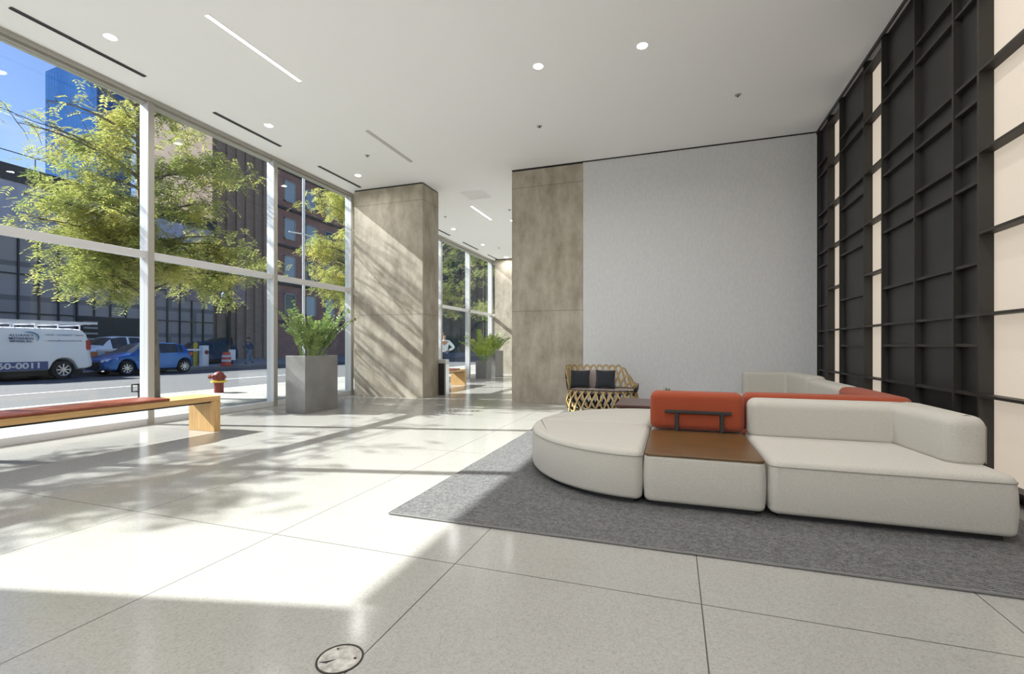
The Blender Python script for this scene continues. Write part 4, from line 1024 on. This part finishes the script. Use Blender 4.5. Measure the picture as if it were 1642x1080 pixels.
def person(label, loc, rz, J, top_m, leg_m, group=None, h=1.0):
    t = thing('person', label, 'person', loc); t['_org'] = (0, 0, 0); t.rotation_euler = (0, 0, rz); t.scale = (h, h, h)
    V_ = []; E_ = []; idx = {}
    def add(n, p, r, par=None):
        idx[n] = len(V_); V_.append((p[0], p[1], p[2], r))
        if par is not None: E_.append((idx[par], idx[n]))
    add('pelvis', J['pelvis'], (.14, .10)); add('waist', J['waist'], (.125, .09), 'pelvis'); add('chest', J['chest'], (.155, .10), 'waist')
    add('neck', J['neck'], .055, 'chest'); add('neck2', (J['neck'][0], J['neck'][1] - .01, J['neck'][2] + .07), .05, 'neck')
    hx_, hy_, hz_ = J['neck'][0], J['neck'][1] - .025, J['neck'][2] + .16
    add('head', (hx_, hy_, hz_), (.07, .085), 'neck2'); add('crown', (hx_, hy_ + .01, hz_ + .09), (.065, .075), 'head')
    add('nose', (hx_, hy_ - .095, hz_ - .0), .012, 'head')
    for s, sg in (('L', 1), ('R', -1)):
        add('sh' + s, J['sh' + s], .062, 'chest'); add('el' + s, J['el' + s], .043, 'sh' + s); add('wr' + s, J['wr' + s], .028, 'el' + s)
        w = Vector(J['wr' + s]); d = (w - Vector(J['el' + s])).normalized(); sd = d.cross(Vector((1, 0, 0))); sd = sd.normalized() if sd.length > .1 else Vector((0, 1, 0))
        pl = w + d * .06; add('pm' + s, pl, (.036, .02), 'wr' + s)
        for k, (o_, ln) in enumerate(((-.030, .065), (-.010, .078), (.010, .074), (.030, .058))):
            a = pl + d * .035 + sd * o_; add('f%s%da' % (s, k), a, .010, 'pm' + s)
            b_ = a + d * ln * .55 + Vector((-.010 * sg, 0, 0)); add('f%s%db' % (s, k), b_, .009, 'f%s%da' % (s, k)); c = b_ + (d * .6 + Vector((-.5 * sg, 0, 0))) * ln * .5
            add('f%s%dc' % (s, k), c, .008, 'f%s%db' % (s, k))
        a = w + d * .035 - sd * .035; add('t%sa' % s, a, .011, 'pm' + s); add('t%sb' % s, a + d * .03 - sd * .02, .010, 't%sa' % s)
        add('hp' + s, J['hp' + s], .085, 'pelvis'); add('kn' + s, J['kn' + s], .055, 'hp' + s); add('an' + s, J['an' + s], .038, 'kn' + s)
        a = Vector(J['an' + s]); add('hl' + s, a + Vector((0, .02, -.05)), .032, 'an' + s); add('to' + s, a + Vector((0, -.15, -.055)), .028, 'hl' + s)
    skin_mesh('body', V_, E_, M['skin'], t, 2)
    def cloth(nm_, names, edges, rad, m, grow):
        ii = {n: k for k, n in enumerate(names)}; vs = []
        for n in names:
            v = V_[idx[n]] if n in idx else J[n]; rr = v[3] if isinstance(v[3], tuple) else (v[3], v[3]); g_ = rad.get(n, grow); vs.append((v[0], v[1], v[2], (rr[0] + g_, rr[1] + g_)))
        skin_mesh(nm_, vs, [(ii[a], ii[b_]) for a, b_ in edges], m, t, 2)
    cloth('jacket' if top_m is M['parka'] else 'shirt', ['waist', 'pelvis', 'chest', 'neck', 'shL', 'elL', 'wrL', 'shR', 'elR', 'wrR'], [('waist', 'pelvis'), ('waist', 'chest'), ('chest', 'neck'), ('chest', 'shL'), ('shL', 'elL'), ('elL', 'wrL'), ('chest', 'shR'), ('shR', 'elR'), ('elR', 'wrR')], {'neck': .006, 'pelvis': .03}, top_m, .022)
    cloth('trousers', ['pelvis', 'hpL', 'knL', 'anL', 'hpR', 'knR', 'anR'], [('pelvis', 'hpL'), ('hpL', 'knL'), ('knL', 'anL'), ('pelvis', 'hpR'), ('hpR', 'knR'), ('knR', 'anR')], {}, leg_m, .024)
    for s in 'LR':
        a = J['an' + s]; skin_mesh('shoe', [(a[0], a[1] + .03, a[2] - .05, .045), (a[0], a[1] - .07, a[2] - .06, .045), (a[0], a[1] - .17, a[2] - .065, .035)], [(0, 1), (1, 2)], M['dgrey'], t, 1)
    g = MB()
    n = 12
    for i in range(8):
        pass
    rings = []
    for i in range(9):
        a = -.35 + (PI / 2 + .35) * i / 8; z = hz_ + .055 + .115 * math.sin(a); r_ = math.cos(a)
        rings.append([(hx_ + .092 * r_ * math.cos(q_), hy_ + .022 + .108 * r_ * math.sin(q_), z + (.05 * max(0, -math.sin(q_)) if i < 4 else 0)) for q_ in [2 * PI * k / 18 for k in range(18)]])
    g.loft(rings); o = g.build('hair', M['hair'], None, smooth=True); o.parent = t
    for sg in (1, -1):
        o = MB().lathe([(.001, hy_ - .088), (.011, hy_ - .084), (.012, hy_ - .07)], (hx_ + sg * .032, 0, hz_ + .035), 10, 'Y').build('eye', M['black'], None); o.parent = t
    return t
walk = dict(pelvis=(0, 0, .95), waist=(0, -.02, 1.10), chest=(0, -.05, 1.33), neck=(0, -.06, 1.49), shL=(.19, -.05, 1.41), elL=(.24, .10, 1.16), wrL=(.22, -.02, .93),
            shR=(-.19, -.05, 1.41), elR=(-.25, -.16, 1.17), wrR=(-.21, -.36, 1.02), hpL=(.10, 0, .90), knL=(.11, -.22, .52), anL=(.10, -.32, .10), hpR=(-.10, 0, .90), knR=(-.10, .12, .50), anR=(-.10, .42, .14))
p = on_z(400, 582, .02)
person('person in a dark blue jacket and teal trousers striding on the far sidewalk', (-27.2, on_x(400, 570, -27.2).y, .03), math.radians(0), walk, M['parka'], M['denim'])
stand = dict(pelvis=(0, 0, .95), waist=(0, 0, 1.10), chest=(0, 0, 1.33), neck=(0, .0, 1.49), shL=(.20, 0, 1.41), elL=(.42, .06, 1.16), wrL=(.20, -.06, 1.04),
             shR=(-.20, 0, 1.41), elR=(-.28, .03, 1.13), wrR=(-.25, -.12, .92), hpL=(.10, 0, .90), knL=(.13, -.03, .50), anL=(.14, .02, .10), hpR=(-.10, 0, .90), knR=(-.13, -.03, .50), anR=(-.14, .02, .10))
person('person in a white shirt and navy trousers standing outside, seen between the concrete piers', (-9.55, 18.7, -.012), math.radians(25), stand, M['shirt'], M['navy'])
